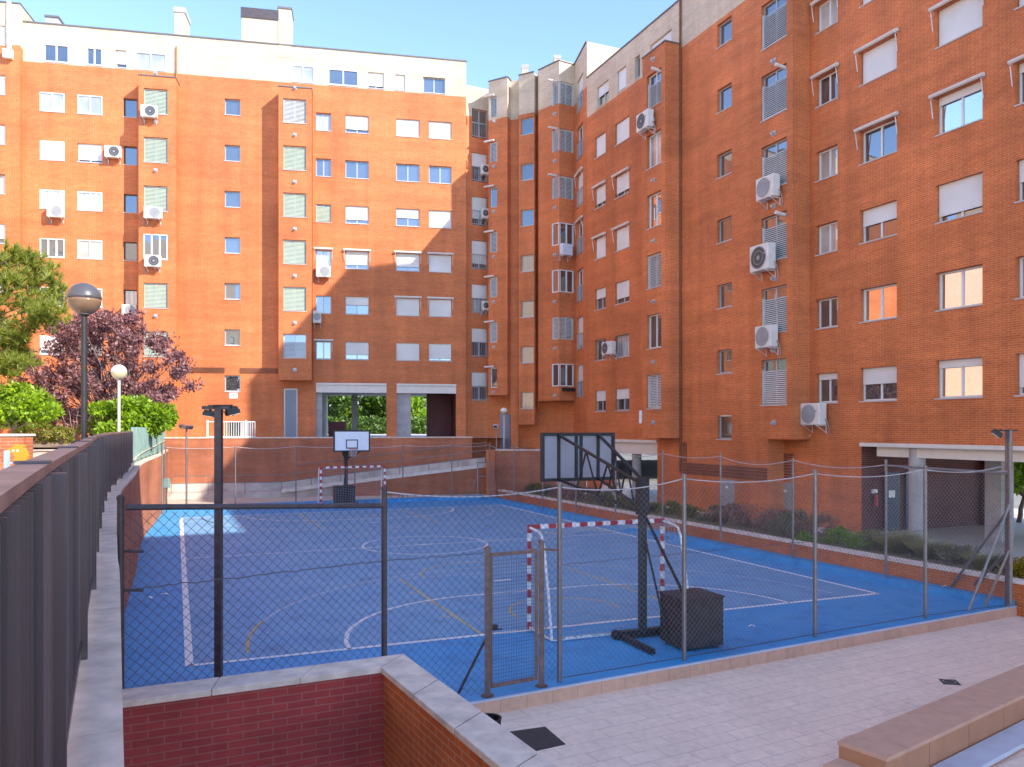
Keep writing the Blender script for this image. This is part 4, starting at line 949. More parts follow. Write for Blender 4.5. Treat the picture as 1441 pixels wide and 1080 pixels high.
# ------------------------------------------------------------------ chain link fences of the court
def wires(mb, p, q, z0, z1, pitch, r):
    L = math.dist(p, q); H = z1 - z0; tx, ty = (q[0] - p[0]) / L, (q[1] - p[1]) / L; off = .0022
    for sg in (1, -1):
        c = -H
        while c < L + H:
            a, b = c, c + sg * H                   # s at bottom, s at top
            t0, t1 = 0., 1.
            for lim, lo in ((0, True), (L, False)):
                d = b - a
                t = (lim - a) / d
                if (lo and d > 0) or (not lo and d < 0): t0 = max(t0, t)
                else: t1 = min(t1, t)
            if t1 - t0 > .01:
                s0, s1 = a + (b - a) * t0, a + (b - a) * t1; o = off * sg
                A = (p[0] + tx * s0 - ty * o, p[1] + ty * s0 + tx * o, z0 + H * t0); B = (p[0] + tx * s1 - ty * o, p[1] + ty * s1 + tx * o, z0 + H * t1)
                mb.tube([A, B], r, 3, cap=False)
            c += pitch
def post(r, x, y, z0, z1, rad, mat, capr=None):
    g = MB(); g.tube([(x, y, z0), (x, y, z1)], rad, 12); g.lathe((x, y, z1 - .03), [(rad * 1.15, 0), (rad * 1.15, .03), (rad * .7, .055)], 12); return g.build('post', mat, r)
def cable(r, a, b, sag, rad, mat, name='top_cable', n=10):
    g = MB(); pts = []
    for k in range(n + 1):
        t = k / n; p = Vector(a).lerp(Vector(b), t); p.z -= sag * 4 * t * (1 - t); pts.append(p)
    g.tube(pts, rad, 6); return g.build(name, mat, r)
nd = (.885, .465)
FP = [(-4.5, 9.19), (-1.79, 11.2), (.75, 12.63), (2.97, 13.79), (5.81, 15.33), (8.72, 16.87), (11.06, 17.85)]
nf = root('chain_link_fence', (1, 12.6, 0), 'chain link fence between the court and the patio with tall thin posts', 'fence')
tops = [3.22, 3.18, 3.14, 3.2, 3.2, 3.2, 3.95]
for i, ((x, y), zt) in enumerate(zip(FP, tops)): post(nf, x, y, 0, zt,   .040 if i < 2 else .038 if i < 6 else .05, 'postdark' if i < 2 else 'galv')
gA, gB = gpt(686, 980), gpt(762, 966)
g = MB(); wires(g, FP[0], FP[1], .05, 3.02, .125, .0032); g.build('wire_mesh', 'wire', nf, uv=False)
g = MB(); wires(g, FP[1], gA, .05, 3.08, .125, .003); wires(g, gA, gB, 2.05, 3.08, .12, .003); wires(g, gB, FP[2], .05, 3.08, .12, .003); g.build('wire_mesh', 'wire', nf, uv=False)
for i in range(2, 6): g = MB(); wires(g, FP[i], FP[i + 1], .05, 3.02, .105, .0024 if i > 3 else .0028); g.build('wire_mesh', 'wirel', nf, uv=False)
g = MB(); g.tube([(FP[0][0] + .05, FP[0][1] + .03, 3.1), (FP[1][0] - .02, FP[1][1] - .01, 2.93)], .036, 10); g.build('top_rail', 'postdark', nf)
for i in range(1, 6): cable(nf, (*FP[i], tops[i] - .06), (*FP[i + 1], min(tops[i + 1], 3.25) - .06), .11, .010, 'galvl')
for i in range(0, 6):
    a, b = FP[i], FP[i + 1]
    if i == 1: b = gA
    g = MB(); n = 40
    g.tube([(a[0] + (b[0] - a[0]) * k / n + random.uniform(-.006, .006), a[1] + (b[1] - a[1]) * k / n, (2.15 if i < 2 else 1.85) + random.uniform(-.014, .014)) for k in range(n + 1)], .0075 if i < 2 else .005, 4); g.build('tension_wire', 'wire', nf)
    if i != 1:
        g = MB(); g.tube([(*a, .06), (*b, .06)], .008, 4); g.build('bottom_wire', 'wire', nf)
for z in (2.6, 2.15, .9): g = MB(); g.tube([(FP[0][0] - .02, FP[0][1], z), (FP[0][0] + .22, FP[0][1] + .1, z - .02)], .016, 6); g.build('clamp', 'postdark', nf)
# gate
gt = root('court_gate', (gA[0] + .5, gA[1] + .3, 0), 'brown rusty metal gate with square mesh in the court fence', 'gate')
gz = CAMZ - (776 - HY) / FPX * gA[1]
for (x, y), zz, nm in ((gA, gz + .03, 'gate_post'), (gB, gz + .06, 'gate_post')):
    g = MB(); g.bar((x, y, 0), (x, y, zz), .085); g.lathe((x, y, zz), [(.055, 0), (.05, .03), (.02, .045)], 12); g.lathe((x, y, 0), [(.1, 0), (.1, .015)], 12); g.build(nm, 'gate', gt)
a, b = lerp(gA, gB, .06), lerp(gA, gB, .9)
fr_ = MB()
for p, q in (((*a, .12), (*a, gz - .05)), ((*b, .12), (*b, gz - .05)), ((*a, .14), (*b, .14)), ((*a, gz - .06), (*b, gz - .06))): fr_.bar(p, q, .05)
leaf = fr_.build('gate_leaf', 'gate', gt)
g = MB(); n = 18
for k in range(1, n): p = lerp(a, b, k / n); g.tube([(*p, .14), (*p, gz - .06)], .003, 3, cap=False)
z = .2
while z < gz - .1: g.tube([(*a, z), (*b, z)], .003, 3, cap=False); z += .055
g.build('square_mesh', 'wire', leaf, uv=False)
g = MB(); g.bar((a[0] - .06, a[1], 1.02), (a[0] + .1, a[1] + .03, 1.02), .05, .08); g.bar((a[0] + .06, a[1] - .05, 1.0), (a[0] + .17, a[1], 1.0), .02); g.build('latch', 'black', leaf)
for z in (.4, 1.6): g = MB(); g.bar((*b, z), (*gB, z), .03, .05); g.build('hinge', 'gate', leaf)
g = MB(); g.bar((*gB, gz - .04), (*FP[2], gz - .09), .035); g.build('link_bar', 'gate', gt)
s0_ = gpt(645, 978); g = MB(); g.tube([(s0_[0], s0_[1], .02), (gA[0] - .03, gA[1], .85)], .022, 8); g.build('brace', 'postdark', gt)
# right side fence
rf = root('chain_link_fence', (5, 31, 0), 'long chain link fence with thin grey posts between the court and the planter', 'fence')
RP = [lerp(RF0, RF1, k / 9) for k in range(10)]
for i, (x, y) in enumerate(RP):
    if i: post(rf, x, y, .15, 3.14 + .04 * math.sin(i * 2.3), .034, 'galv')
for i in range(9): g = MB(); wires(g, RP[i], RP[i + 1], .2, 3.0, .11, .0022); g.build('wire_mesh', 'wirel' if i < 3 else 'wire', rf, uv=False)
for i in range(9): cable(rf, (*RP[i], 3.06), (*RP[i + 1], 3.06), .1 + .05 * (i % 3), .011, 'galvl')
for i in (0, ): 
    g = MB(); g.tube([(*RP[0], 3.0), (*RP[1], 3.04)], .03, 8); g.build('top_rail', 'galv', rf)
for i in (5, 6): g = MB(); g.tube([(*RP[i], 3.1), (*RP[i + 1], 3.1)], .024, 8); g.build('top_rail', 'galv', rf)
# corner pole with struts and floodlight
cp = root('floodlight_pole', (*RF0, 0), 'grey corner pole with four slanting struts and a black floodlight at the right fence corner', 'floodlight pole')
x, y = RF0; zt = CAMZ - (606 - HY) / FPX * y
g = MB(); g.tube([(x, y, .1), (x, y, zt)], .046, 12); g.build('pole', 'galv', cp)
for (px, py, zc) in ((1363, 858, 2.35), (1386, 852, 1.35), (1334, 830, 2.25), (1358, 833, 1.3)):
    q = gpt(px, py, .08); g = MB(); g.tube([(q[0], q[1], .06), (x, y, zc)], .03, 8); g.build('strut', 'galv', cp)
def flood(rt, x, y, z, yaw, s=1., tilt=35, mat='black'):
    """floodlight head: finned housing, glass, yoke; aims along yaw"""
    f = Vector((math.sin(yaw), math.cos(yaw), 0)); r_ = Vector((f.y, -f.x, 0)); t = R(tilt); fw = f * math.cos(t) - Vector((0, 0, 1)) * math.sin(t); up = f * math.sin(t) + Vector((0, 0, 1)) * math.cos(t)
    c = Vector((x, y, z)) + fw * .12 * s
    def B(mb, a0, a1, b0, b1, c0, c1):
        pts = []
        for cc in (c0, c1):
            for aa, bb in ((a0, b0), (a1, b0), (a1, b1), (a0, b1)): pts.append(c + r_ * aa * s + fw * bb * s + up * cc * s)
        mb.hexa(pts)
    h = MB(); B(h, -.19, .19, .0, .1, -.14, .14)
    for k in range(7): B(h, -.17 + k * .055, -.155 + k * .055, -.05, -.001, -.12, .12)
    hd = h.build('lamp_head', mat, rt)
    h = MB(); B(h, -.165, .165, .101, .106, -.115, .115); h.build('lens', 'pane', hd)
    h = MB(); h.bar(Vector((x, y, z)) - r_ * .2 * s, Vector((x, y, z)) + r_ * .2 * s, .03 * s); h.bar(Vector((x, y, z)), c, .05 * s); h.build('yoke', mat, hd)
flood(cp, x - .22, y - .02, zt + .02, R(-65), .75, 50)
g = MB(); g.bar((x - .25, y, zt), (x + .16, y, zt), .05, .03); g.build('cross_arm', 'black', cp)
# far fence
ff = root('chain_link_fence', (-9, 42, 0), 'chain link fence with slim posts along the far end of the court', 'fence')
Q0, Q1 = (-16.9, 39.0), (-1.25, 45.55)
QP = [lerp(Q0, Q1, t) for t in (0, .19, .365, .545, .70, .865, 1.)]
for x, y in QP: post(ff, x, y, .1, 3.1, .033, 'galv')
for i in range(6):
    g = MB(); wires(g, QP[i], QP[i + 1], .2, 3.0, .12, .0024); g.build('wire_mesh', 'wire', ff, uv=False)
    cable(ff, (*QP[i], 3.05), (*QP[i + 1], 3.05), .07 + .04 * (i % 2), .012, 'galvl')
fg = root('metal_frame', (*gpt(680, 702), 0), 'plain grey pipe frame of a side gate at the far right corner of the court', 'gate frame')
a, b = at(672, 44.4), at(692, 44.7); 
g = MB(); g.bar((*a, .1), (*a, 2.1), .06); g.bar((*b, .1), (*b, 2.1), .06); g.build('post', 'galv', fg)
g = MB(); g.bar((*a, 2.08), (*b, 2.08), .05); g.bar((*a, 1.3), (*b, 1.3), .04); g.build('rail', 'galv', fg)
g = MB(); c_ = at(656, 44); g.tube([(*c_, .15), (*a, 1.3)], .025, 6); g.build('strut', 'galv', fg)
# dark floodlight pole in the near corner
dp = root('floodlight_pole', (-3.78, 10.3, 0), 'dark brown square pole with two flat floodlights rising through the near fence', 'floodlight pole')
x, y = -3.78, 10.3; zt = CAMZ + (HY - 574) / FPX * y
g = MB(); g.bar((x, y, -.2), (x, y, zt), .085); g.build('pole', 'postdark', dp)
g = MB(); g.bar((x - .2, y - .02, zt + .0), (x + .22, y + .02, zt + .0), .07, .045); g.bar((x - .06, y - .12, zt + .025), (x + .1, y + .12, zt + .03), .1, .02); g.build('cross_arm', 'postdark', dp)
flood(dp, x + .16, y - .02, zt + .03, R(60), .55, 75, 'black'); flood(dp, x - .12, y + .05, zt + .0, R(-100), .5, 80, 'black')
g = MB(); g.tube([(x + .24, y - .05, zt + .0), (x + .27, y - .05, zt - .07), (x + .2, y - .05, zt - .1), (x + .08, y - .05, zt - .05)], .008, 5); g.build('cable', 'black', dp)
# thin floodlight pole at the far left of the court
tp = root('floodlight_pole', (*at(262, 39.8), 0), 'thin grey pole with two small floodlights by the far brick wall', 'floodlight pole')
x, y = at(262.5, 39.9); zt = CAMZ + (HY - 600) / FPX * y
g = MB(); g.tube([(x, y, 0), (x, y, zt)], .05, 10); g.build('pole', 'galv', tp)
flood(tp, x - .12, y - .05, zt + .06, R(200), .8, 40, 'galv'); flood(tp, x + .14, y - .05, zt + .03, R(130), .8, 40, 'galv')

# ------------------------------------------------------------------ sports equipment
def stripes(mb, p, q, w, n, first):
    p = Vector(p); q = Vector(q)
    for k in range(n):
        mb.cur = first if k % 2 == 0 else 1 - first
        mb.bar(p.lerp(q, k / n), p.lerp(q, (k + 1) / n), w)
    mb.cur = 0
def goal(pl, pr, outv, label, depth=1.05, H=2.0, topd=.62, cord='net'):
    r = root('football_goal', ((pl[0] + pr[0]) / 2, (pl[1] + pr[1]) / 2, 0), label, 'goal', 'goals on the blue court')
    o = Vector((outv[0], outv[1], 0)); PL, PR = Vector((*pl, 0)), Vector((*pr, 0)); Z = Vector((0, 0, 1))
    for p in (PL, PR):
        g = MB(); stripes(g, p, p + Z * (H + .08), .085, 13, 1); g.build('goal_post', ['gwhite', 'red'], r)
    t = (PR - PL).normalized(); g = MB(); stripes(g, PL + Z * (H + .04) + t * .05, PR + Z * (H + .04) - t * .05, .083, 17, 1); g.build('crossbar', ['gwhite', 'red'], r)
    for p in (PL, PR):
        g = MB(); g.tube([p + Z * (H + .03), p + Z * (H) + o * topd * .7, p + Z * (H - .05) + o * topd * .95, p + Z * (H - .2) + o * (topd + .06), p + Z * .9 + o * (depth * .85), p + o * depth + Z * .04], .026, 8)
        g.tube([p + Z * .04, p + o * depth + Z * .04], .026, 8); g.build('side_frame', 'gwhite', r)
    g = MB(); g.tube([PL + o * depth + Z * .04, PR + o * depth + Z * .04], .026, 8); g.build('back_bar', 'gwhite', r)
    # net: roof, back and sides, with a little slack
    g = MB(); rng = random.Random(5); nu, nv = 26, 20
    def prof(v):
        if v < .25: s = v / .25; return (topd * s, H - .03 * s)
        s = (v - .25) / .75; return (topd + (depth - topd) * s + .05 * math.sin(s * math.pi), (H - .03) * (1 - s) + .04)
    L = (PR - PL).length
    def pt(u, v): d, z = prof(v); sag = .16 * math.sin(u * math.pi) * (math.sin(v * math.pi)); return PL + t * (L * u) + o * (d - sag) + Z * (z - .1 * math.sin(u * math.pi * 3) ** 2 * math.sin(v * math.pi))
    for i in range(nu + 1): g.tube([pt(i / nu, k / nv) for k in range(nv + 1)], .0042, 3, cap=False)
    for k in range(nv + 1): g.tube([pt(i / nu, k / nv) for i in range(nu + 1)], .0042, 3, cap=False)
    for p in (PL, PR):
        for k in range(1, 18):
            z = H * k / 18; d = depth * (1 - .38 * (z / H)) ; g.tube([p + Z * z, p + Z * z + o * d], .003, 3, cap=False)
        for k in range(1, 9): d = depth * k / 9; g.tube([p + o * d + Z * .04, p + o * min(d, topd) + Z * H * (1 if d < topd else (1 - (d - topd) / (depth - topd)) ** .8)], .003, 3, cap=False)
    g.tube([PL + o * depth + Z * .06 + t * L * k / 50 + o * random.uniform(-.03, .03) for k in range(51)], .022, 5)
    g.build('net', cord, r, uv=False)
    return r
P_l, P_r = gpt(745, 886), gpt(932, 867)
goal(P_l, P_r, (.379, -.925), 'nearer red and white striped goal with net beside the gate')
Pl2, Pr2 = gpt(451.5, 716.5), gpt(541.5, 712.5)
goal(Pl2, Pr2, (-.379, .925), 'farther red and white striped goal under the white backboard', depth=.9)
def hoop(rt, c, f, name='hoop', s=1.):
    """rim ring, bracket and net; f points away from the board"""
    c = Vector(c); f = Vector((f[0], f[1], 0)).normalized(); n = 28; q = f.cross(Vector((0, 0, 1)))
    ctr = c + f * (.38 * s); g = MB()
    pts = [ctr + (f * math.cos(2 * math.pi * k / n) + q * math.sin(2 * math.pi * k / n)) * .225 * s for k in range(n + 1)]
    g.tube(pts, .012, 8, cap=False); g.bar(c, c + f * .17 * s, .12, .03); h = g.build(name, 'orange', rt)
    g = MB(); m = 12; lv = [(.22, 0), (.19, -.12), (.15, -.25), (.13, -.4)]
    for k in range(m):
        for d in (1, -1):
            g.tube([ctr + (f * math.cos(2 * math.pi * (k + d * .5 * i) / m) + q * math.sin(2 * math.pi * (k + d * .5 * i) / m)) * rr * s + Vector((0, 0, zz * s)) for i, (rr, zz) in enumerate(lv)], .007, 3, cap=False)
    g.build('hoop_net', 'net', h, uv=False)
def basket(foot, toward, label, board_off, zc, rear):
    """free standing basketball stand: base, counterweight, post, braced arm, backboard; TOWARD points into the court"""
    f = Vector((toward[0], toward[1], 0)).normalized(); q = Vector((f.y, -f.x, 0)); b = Vector((foot[0], foot[1], 0)); Z = Vector((0, 0, 1))
    r = root('basketball_stand', b, label, 'basketball stand', 'basketball stands')
    def W(a, l, z): return b + q * a + f * l + Z * z
    def box(mb, a0, a1, l0, l1, z0, z1): mb.hexa([W(a0, l0, z0), W(a1, l0, z0), W(a1, l1, z0), W(a0, l1, z0), W(a0, l0, z1), W(a1, l0, z1), W(a1, l1, z1), W(a0, l1, z1)])
    g = MB(); g.bar(W(0, 0, .1), W(0, 0, 3.02), .15); box(g, -.1, .1, -.09, .09, 2.35, 3.06); g.build('post', 'black', r)
    g = MB(); box(g, -.5, .5, -.06, .08, .03, .16); box(g, -.52, -.44, -1.15, .12, .03, .12); box(g, .44, .52, -1.15, .12, .03, .12); g.build('base_frame', 'black', r)
    for a in (-.56, .56): g = MB(); c = W(a, .06, .09); g.tube([c - q * .04, c + q * .04], .09, 16); g.build('wheel', 'black', r)
    g = MB(); box(g, rear[0], rear[1], rear[2], rear[3], .05, rear[4]); cw = g.build('counterweight', 'blackbox', r, bevel=.015)
    g = MB(); box(g, rear[0] - .02, rear[1] + .02, rear[2] - .02, rear[3] + .02, rear[4] + .003, rear[4] + .03); g.build('lid', 'blackbox', cw)
    g = MB(); g.tube([W(.02, -.1, 2.3), W((rear[0] + rear[1]) / 2, rear[3] - .1, rear[4] + .02)], .03, 8); g.tube([W(.0, -.1, 1.9), W(.1, -.75, .06)], .022, 8); g.build('brace', 'black', r)
    bw, bh = 1.8, 1.05; l = board_off; z0, z1 = zc - bh / 2, zc + bh / 2
    g = MB(); box(g, -bw / 2, bw / 2, l - .02, l + .02, z0, z1); bd = g.build('backboard', 'boardw' if rear[5] else 'board', r)
    g = MB(); e = .06
    for a0, a1, c0, c1 in ((-bw / 2 - .01, bw / 2 + .01, z0 - .012, z0 + e), (-bw / 2 - .01, bw / 2 + .01, z1 - e, z1 + .012), (-bw / 2 - .012, -bw / 2 + e, z0 + e, z1 - e), (bw / 2 - e, bw / 2 + .012, z0 + e, z1 - e)): box(g, a0, a1, l - .06, l + .026, c0, c1)
    for a in (-.52, -.09, .03, .46): box(g, a, a + .065, l - .058, l - .021, z0 + e, z1 - e)
    g.build('board_frame', 'black', bd)
    g = MB()
    for a0, a1, c0, c1 in ((-.3, .3, z0 + .15, z0 + .2), (-.3, .3, z0 + .55, z0 + .6), (-.3, -.25, z0 + .2, z0 + .55), (.25, .3, z0 + .2, z0 + .55)): box(g, a0, a1, l + .021, l + .026, c0, c1)
    g.build('target_square', 'black', bd)
    g = MB()
    for s in (-1, 1):
        g.bar(W(.07 * s, .05, 2.98), W(.5 * s, l - .05, z1 - .04), .05); g.bar(W(.07 * s, .05, 2.42), W(.5 * s, l - .05, z0 + .03), .05)
        for t in (.35, .62):
            g.bar(W(s * (.07 + .43 * t), .05 + (l - .1) * t, 2.98 + (z1 - 3.02) * t), W(s * (.07 + .43 * (t - .15)), .05 + (l - .1) * (t - .15), 2.42 + (z0 - 2.39) * (t - .15)), .028)
            g.bar(W(s * (.07 + .43 * t), .05 + (l - .1) * t, 2.98 + (z1 - 3.02) * t), W(s * (.07 + .43 * (t + .12)), .05 + (l - .1) * (t + .12), 2.42 + (z0 - 2.39) * (t + .12)), .028)
    g.build('support_arm', 'black', r)
    hoop(r, W(0, l + .03, z0 + .16), f)
    return r
bf = gpt(904, 897)
basket(bf, (-.379, .925), 'nearer black basketball stand seen from behind with a box counterweight', 2.72, 3.37, (.12, .98, -1.2, -.42, .92, 0))
bf2 = gpt(487, 711.5)
basket(bf2, (.379, -.925), 'farther basketball stand with white backboard behind the far goal', 1.55, 3.35, (-.5, .5, -1.0, -.1, .95, 1))
sb = root('side_basket', (*at(228, 37.2), 0), 'small red basketball hoop with net on a post at the left wall', 'basketball hoop')
x, y = at(228, 37.3); g = MB(); g.tube([(x, y, 0), (x, y, 3.3)], .05, 10); g.build('post', 'galv', sb)
hoop(sb, (x - .03, y, 2.3), (-1, -.15))
bx = root('utility_box', (*at(233.5, 37.6), .9), 'small grey green utility box on a post by the far left corner', 'box')
x, y = at(233.5, 37.9); g = MB(); g.box(x - .13, x + .13, y, y + .2, 1.15, 1.6); g.build('body', 'fencegreen', bx, bevel=.02); g = MB(); g.box(x - .03, x + .03, y + .05, y + .1, 0, 1.148); g.build('post', 'galv', bx)

# ------------------------------------------------------------------ patio furniture and small things
bz = .25
b0_ = gpt(1178, 1043, bz); b1_ = gpt(1251, 1067, bz); bd_ = Vector((.806, .592)); n_ = Vector((b1_[0] - b0_[0], b1_[1] - b0_[1])); bwid = n_.length; n_.normalize()
bn = Vector((bd_.y, -bd_.x))
def bp(s, d): return (b0_[0] + bd_.x * s + bn.x * d, b0_[1] + bd_.y * s + bn.y * d)
be_ = root('stone_bench', (*bp(4, .3), -.2), 'terracotta stone bench block with a lower end step on the patio', 'bench')
for k in range(9):
    g = MB(); s0, s1 = k * 1.02 + .002, k * 1.02 + 1.011; g.prism([bp(s0, 0), bp(s0, .62), bp(s1, .62), bp(s1, 0)], bz - .05, bz); g.build('top_slab', 'terracotta', be_, bevel=.004, udir=(bd_.x, bd_.y))
    g = MB(); g.prism([bp(s0 + .002, .02), bp(s0 + .002, .6), bp(s1, .6), bp(s1, .02)], -.6, bz - .052); g.build('front_panel', 'benchface', be_)
g = MB(); g.prism([bp(-.32, .05), bp(-.32, .5), bp(-.004, .5), bp(-.004, .05)], -.25, .02); g.build('end_step', 'benchface', be_)
g = MB(); g.prism([bp(-.34, .03), bp(-.34, .52), bp(-.003, .52), bp(-.003, .03)], .022, .06); g.build('end_slab', 'terracotta', be_)
pk = root('planter_box', (*bp(4, 1.0), -.5), 'planter with pale blue grey slabs below the front of the stone bench', 'planter')
for k in range(9):
    s0, s1 = .35 + k * .9, .35 + k * .9 + .895; g = MB(); g.prism([bp(s0, .621), bp(s0, .98), bp(s1, .98), bp(s1, .621)], -.16, -.1); g.build('slab', 'slab', pk, bevel=.004)
g = MB(); g.prism([bp(.35, .624), bp(.35, .95), bp(9, .95), bp(9, .624)], -.8, -.162); g.build('front_wall', 'benchface', pk)
mh = root('manhole_cover', (*gpt(754, 1046, -.2), -.2), 'square dark iron manhole cover set in the patio tiles', 'manhole cover')
c = gpt(754.5, 1040, -.2); q = [gpt(713, 1031, -.2), gpt(767, 1023.5, -.2), gpt(796, 1048, -.2), gpt(743, 1060, -.2)]
g = MB(); g.prism(list(reversed(q)) if False else [q[3], q[2], q[1], q[0]], -.21, -.192); g.build('plate', 'iron', mh)
g = MB()
for dx in (-.06, .06): g.disc((c[0] + dx, c[1] + dx * .4, -.1905), (0, 0, 1), .018, 0, 10)
g.build('key_hole', 'black', mh)
dr = root('floor_drain', (*gpt(1336, 960, -.2), -.2), 'small square iron floor drain in the tiles behind the bench', 'drain')
c = gpt(1336, 960, -.2); g = MB(); g.prism([(c[0] - .16, c[1] - .12), (c[0] + .1, c[1] - .17), (c[0] + .16, c[1] + .1), (c[0] - .1, c[1] + .15)], -.21, -.192); g.build('plate', 'iron', dr)
g = MB(); g.disc((c[0], c[1], -.190), (0, 0, 1), .11, .085, 20); g.build('grate_ring', 'acgrey', dr)
bo = root('litter_bin', (*gpt(692, 1020, -.2), -.2), 'black round litter bin just behind the stairwell coping', 'bin')
c = gpt(687, 1021, .1); g = MB(); g.lathe((c[0], c[1], -.2), [(.15, 0), (.17, .36), (.18, .4), (.15, .4), (.13, .1)], 20); g.build('body', 'black', bo)
rng = random.Random(4)
for px, py, w, lab in ((1057.5, 882, .14, 'white paper scrap on the blue court right of the counterweight box'), (210, 842, .2, 'small white scrap on the left margin of the court nearest the sideline'), (232, 837, .22, 'small green white scrap lying just outside the left sideline'), (1330, 826, .1, 'tiny white scrap on the painted kerb near the corner pole'), (576, 705, .3, 'crumpled white bag on the kerb at the far end right of the far goal')):
    z = .17 if px > 1300 or px == 576 else .01
    x, y = gpt(px, py, z); g = MB(); a = rng.uniform(-.5, .5); ca, sa = math.cos(a), math.sin(a)
    pts = [(-w / 2, -.03, .0), (0, -.035, .03), (w / 2, -.02, .005), (w / 2, .03, .012), (.01, .04, .04), (-w / 2, .03, .008)]
    pts = [(x + px_ * ca - py_ * sa, y + px_ * sa + py_ * ca, z + pz) for px_, py_, pz in pts]
    g.quad(pts[0], pts[1], pts[4], pts[5]); g.quad(pts[1], pts[2], pts[3], pts[4]); tag(g.build('paper_scrap', 'signw'), lab, 'litter', 'scraps on the court')
fb_ = root('football', (*gpt(485.5, 715), 0), 'small white and blue football lying in front of the far goal', 'ball')
x, y = gpt(485.5, 716); g = MB(); n = 12; g.lathe((x, y, .115), [(max(.003, .11 * math.sin(math.pi * k / n)), -.11 * math.cos(math.pi * k / n)) for k in range(n + 1)], 20); g.build('ball', 'signw', fb_, smooth=True)
g = MB(); g.lathe((x, y, .115), [(.1105, -.02), (.1125, 0), (.1105, .02)], 20); g.build('stripe', 'signb', fb_)
# globe lamps
def globe(px, py, Y, rad, base, label, mats, pole, pr):
    x, y = at(px, Y); z = CAMZ + (HY - py) / FPX * Y; r = root('globe_lamp', (x, y, base), label, 'lamp post', 'globe lamps')
    g = MB(); g.tube([(x, y, base), (x, y, z - rad * .9)], pr, 12); g.lathe((x, y, z - rad * 1.05), [(pr * 1.5, 0), (pr * 2, .06), (pr * 2, .1)], 14); g.build('pole', pole, r)
    n = 10; pf = lambda a0, a1: [(max(.002, rad * math.sin(R(a0 + (a1 - a0) * k / n))), rad * math.cos(R(a0 + (a1 - a0) * k / n))) for k in range(n + 1)]
    g = MB(); g.lathe((x, y, z), [(q_, w_) for q_, w_ in reversed(pf(1, 90))], 28); g.build('cap', mats[0], r, smooth=True)
    g = MB(); g.lathe((x, y, z - .004), [(q_ * .985, w_) for q_, w_ in reversed(pf(90, 178))], 28); g.build('bowl', mats[1], r, smooth=True)
    g = MB(); g.lathe((x, y, z - rad * .98), [(rad * .4, 0), (rad * .42, .03)], 14); g.build('collar', 'capmetal', r)
globe(118.5, 421, 11.25, .225, 2.6, 'dark capped globe lamp on a black pole standing nearest behind the slat fence', ('globe', 'globeb'), 'black', .042)
globe(167.5, 524, 24, .225, 2.9, 'white capped globe lamp in front of the purple tree', ('globew', 'globeb2'), 'galvl', .045)
globe(709, 579, 47.5, .21, 2.3, 'globe lamp by the blue grey entrance door of the corner block', ('globew', 'globeb2'), 'galvl', .045)
sp = root('floodlight_pole', (*at(700, 46.5), 2.2), 'short pole with a small white floodlight left of the entrance door', 'floodlight pole')
x, y = at(698.5, 46.6); g = MB(); g.tube([(x, y, 2.2), (x, y, 4.1)], .035, 8); g.build('pole', 'galv', sp); flood(sp, x, y - .1, 4.15, R(200), .7, 30, 'white')
# things on the terrace
tw = root('low_wall', (-9.4, 14.2, 2.6), 'low brick wall on the terrace at the left edge behind the fence', 'wall')
a = at(-60, 14.5); b = at(33, 14.9); g = MB(); g.prism([a, b, (b[0], b[1] + .3), (a[0], a[1] + .3)], 2.5, CAMZ - 12 / FPX * 14.9); g.build('brickwork', 'brickred', tw)
g = MB(); z = CAMZ - 12 / FPX * 14.9; g.prism([(a[0], a[1] - .03), (b[0] + .03, b[1] - .03), (b[0] + .03, b[1] + .33), (a[0], a[1] + .33)], z + .002, z + .04); g.build('coping', 'kerb', tw)
pw_ = root('low_wall', (-18, 43, 3.2), 'low orange brick wall with white rail behind the bare shrubs on the terrace', 'wall')
a = at(20, 41); b = at(118, 42.5); g = MB(); g.prism([a, b, (b[0], b[1] + .3), (a[0], a[1] + .3)], 3.0, 4.1); g.build('brickwork', 'brick', pw_)
g = MB(); g.bar((a[0], a[1], 4.42), (b[0], b[1], 4.42), .06); g.bar((a[0], a[1] + .1, 4.14), (b[0], b[1] + .1, 4.14), .2, .07); g.build('rail', 'white', pw_)
# spring rider on the playground: flat animal-shaped panel with a grip bar
sr_ = root('spring_rider', (*at(27, 9), 2.64), 'mustard yellow animal shaped playground spring rider beyond the fence rail', 'playground toy')
x, y = at(24, 9.); k_ = 9 / FPX
outl = [(-10, 6), (-16, 3.5), (-17, 1.5), (-13, -.5), (-6, -1.5), (-3, -6), (-6, -13), (13, -13), (14, -5), (11, 3), (8, 6), (9, 9), (6, 11), (3, 9.5), (0, 9.5), (-3, 11.5), (-6, 10), (-6, 7.5)]
g = MB(); m = len(outl); fr0 = [(x + px_ * k_, y, 3.72 + pz_ * k_ + .02) for px_, pz_ in outl]; bk0 = [(p[0], p[1] + .05, p[2]) for p in fr0]
g.quad(*reversed(fr0)); g.quad(*bk0)
for i in range(m): j = (i + 1) % m; g.quad(fr0[i], fr0[j], bk0[j], bk0[i])
g.build('panel', 'toy', sr_)
g = MB()
for ex_ in (-5, 1): g.disc((x + ex_ * k_, y - .004, 3.76), (0, -1, 0), .014, 0, 14)
g.build('eye', 'signw', sr_)
g = MB(); pts = [(x + .02 + .09 * math.cos(t * .7), y + .03 + .09 * math.sin(t * .7), 2.7 + t * .0165) for t in range(56)]; g.tube(pts, .012, 6); g.build('spring', 'black', sr_)
g = MB(); g.tube([(x - .12, y + .02, 3.62), (x + .02, y + .02, 3.62)], .012, 6); g.build('grip', 'galvl', sr_)
pr_ = root('play_panel', (*at(6, 8.2), 2.64), 'pale blue plastic play post with white bars at the left edge beyond the rail', 'playground toy')
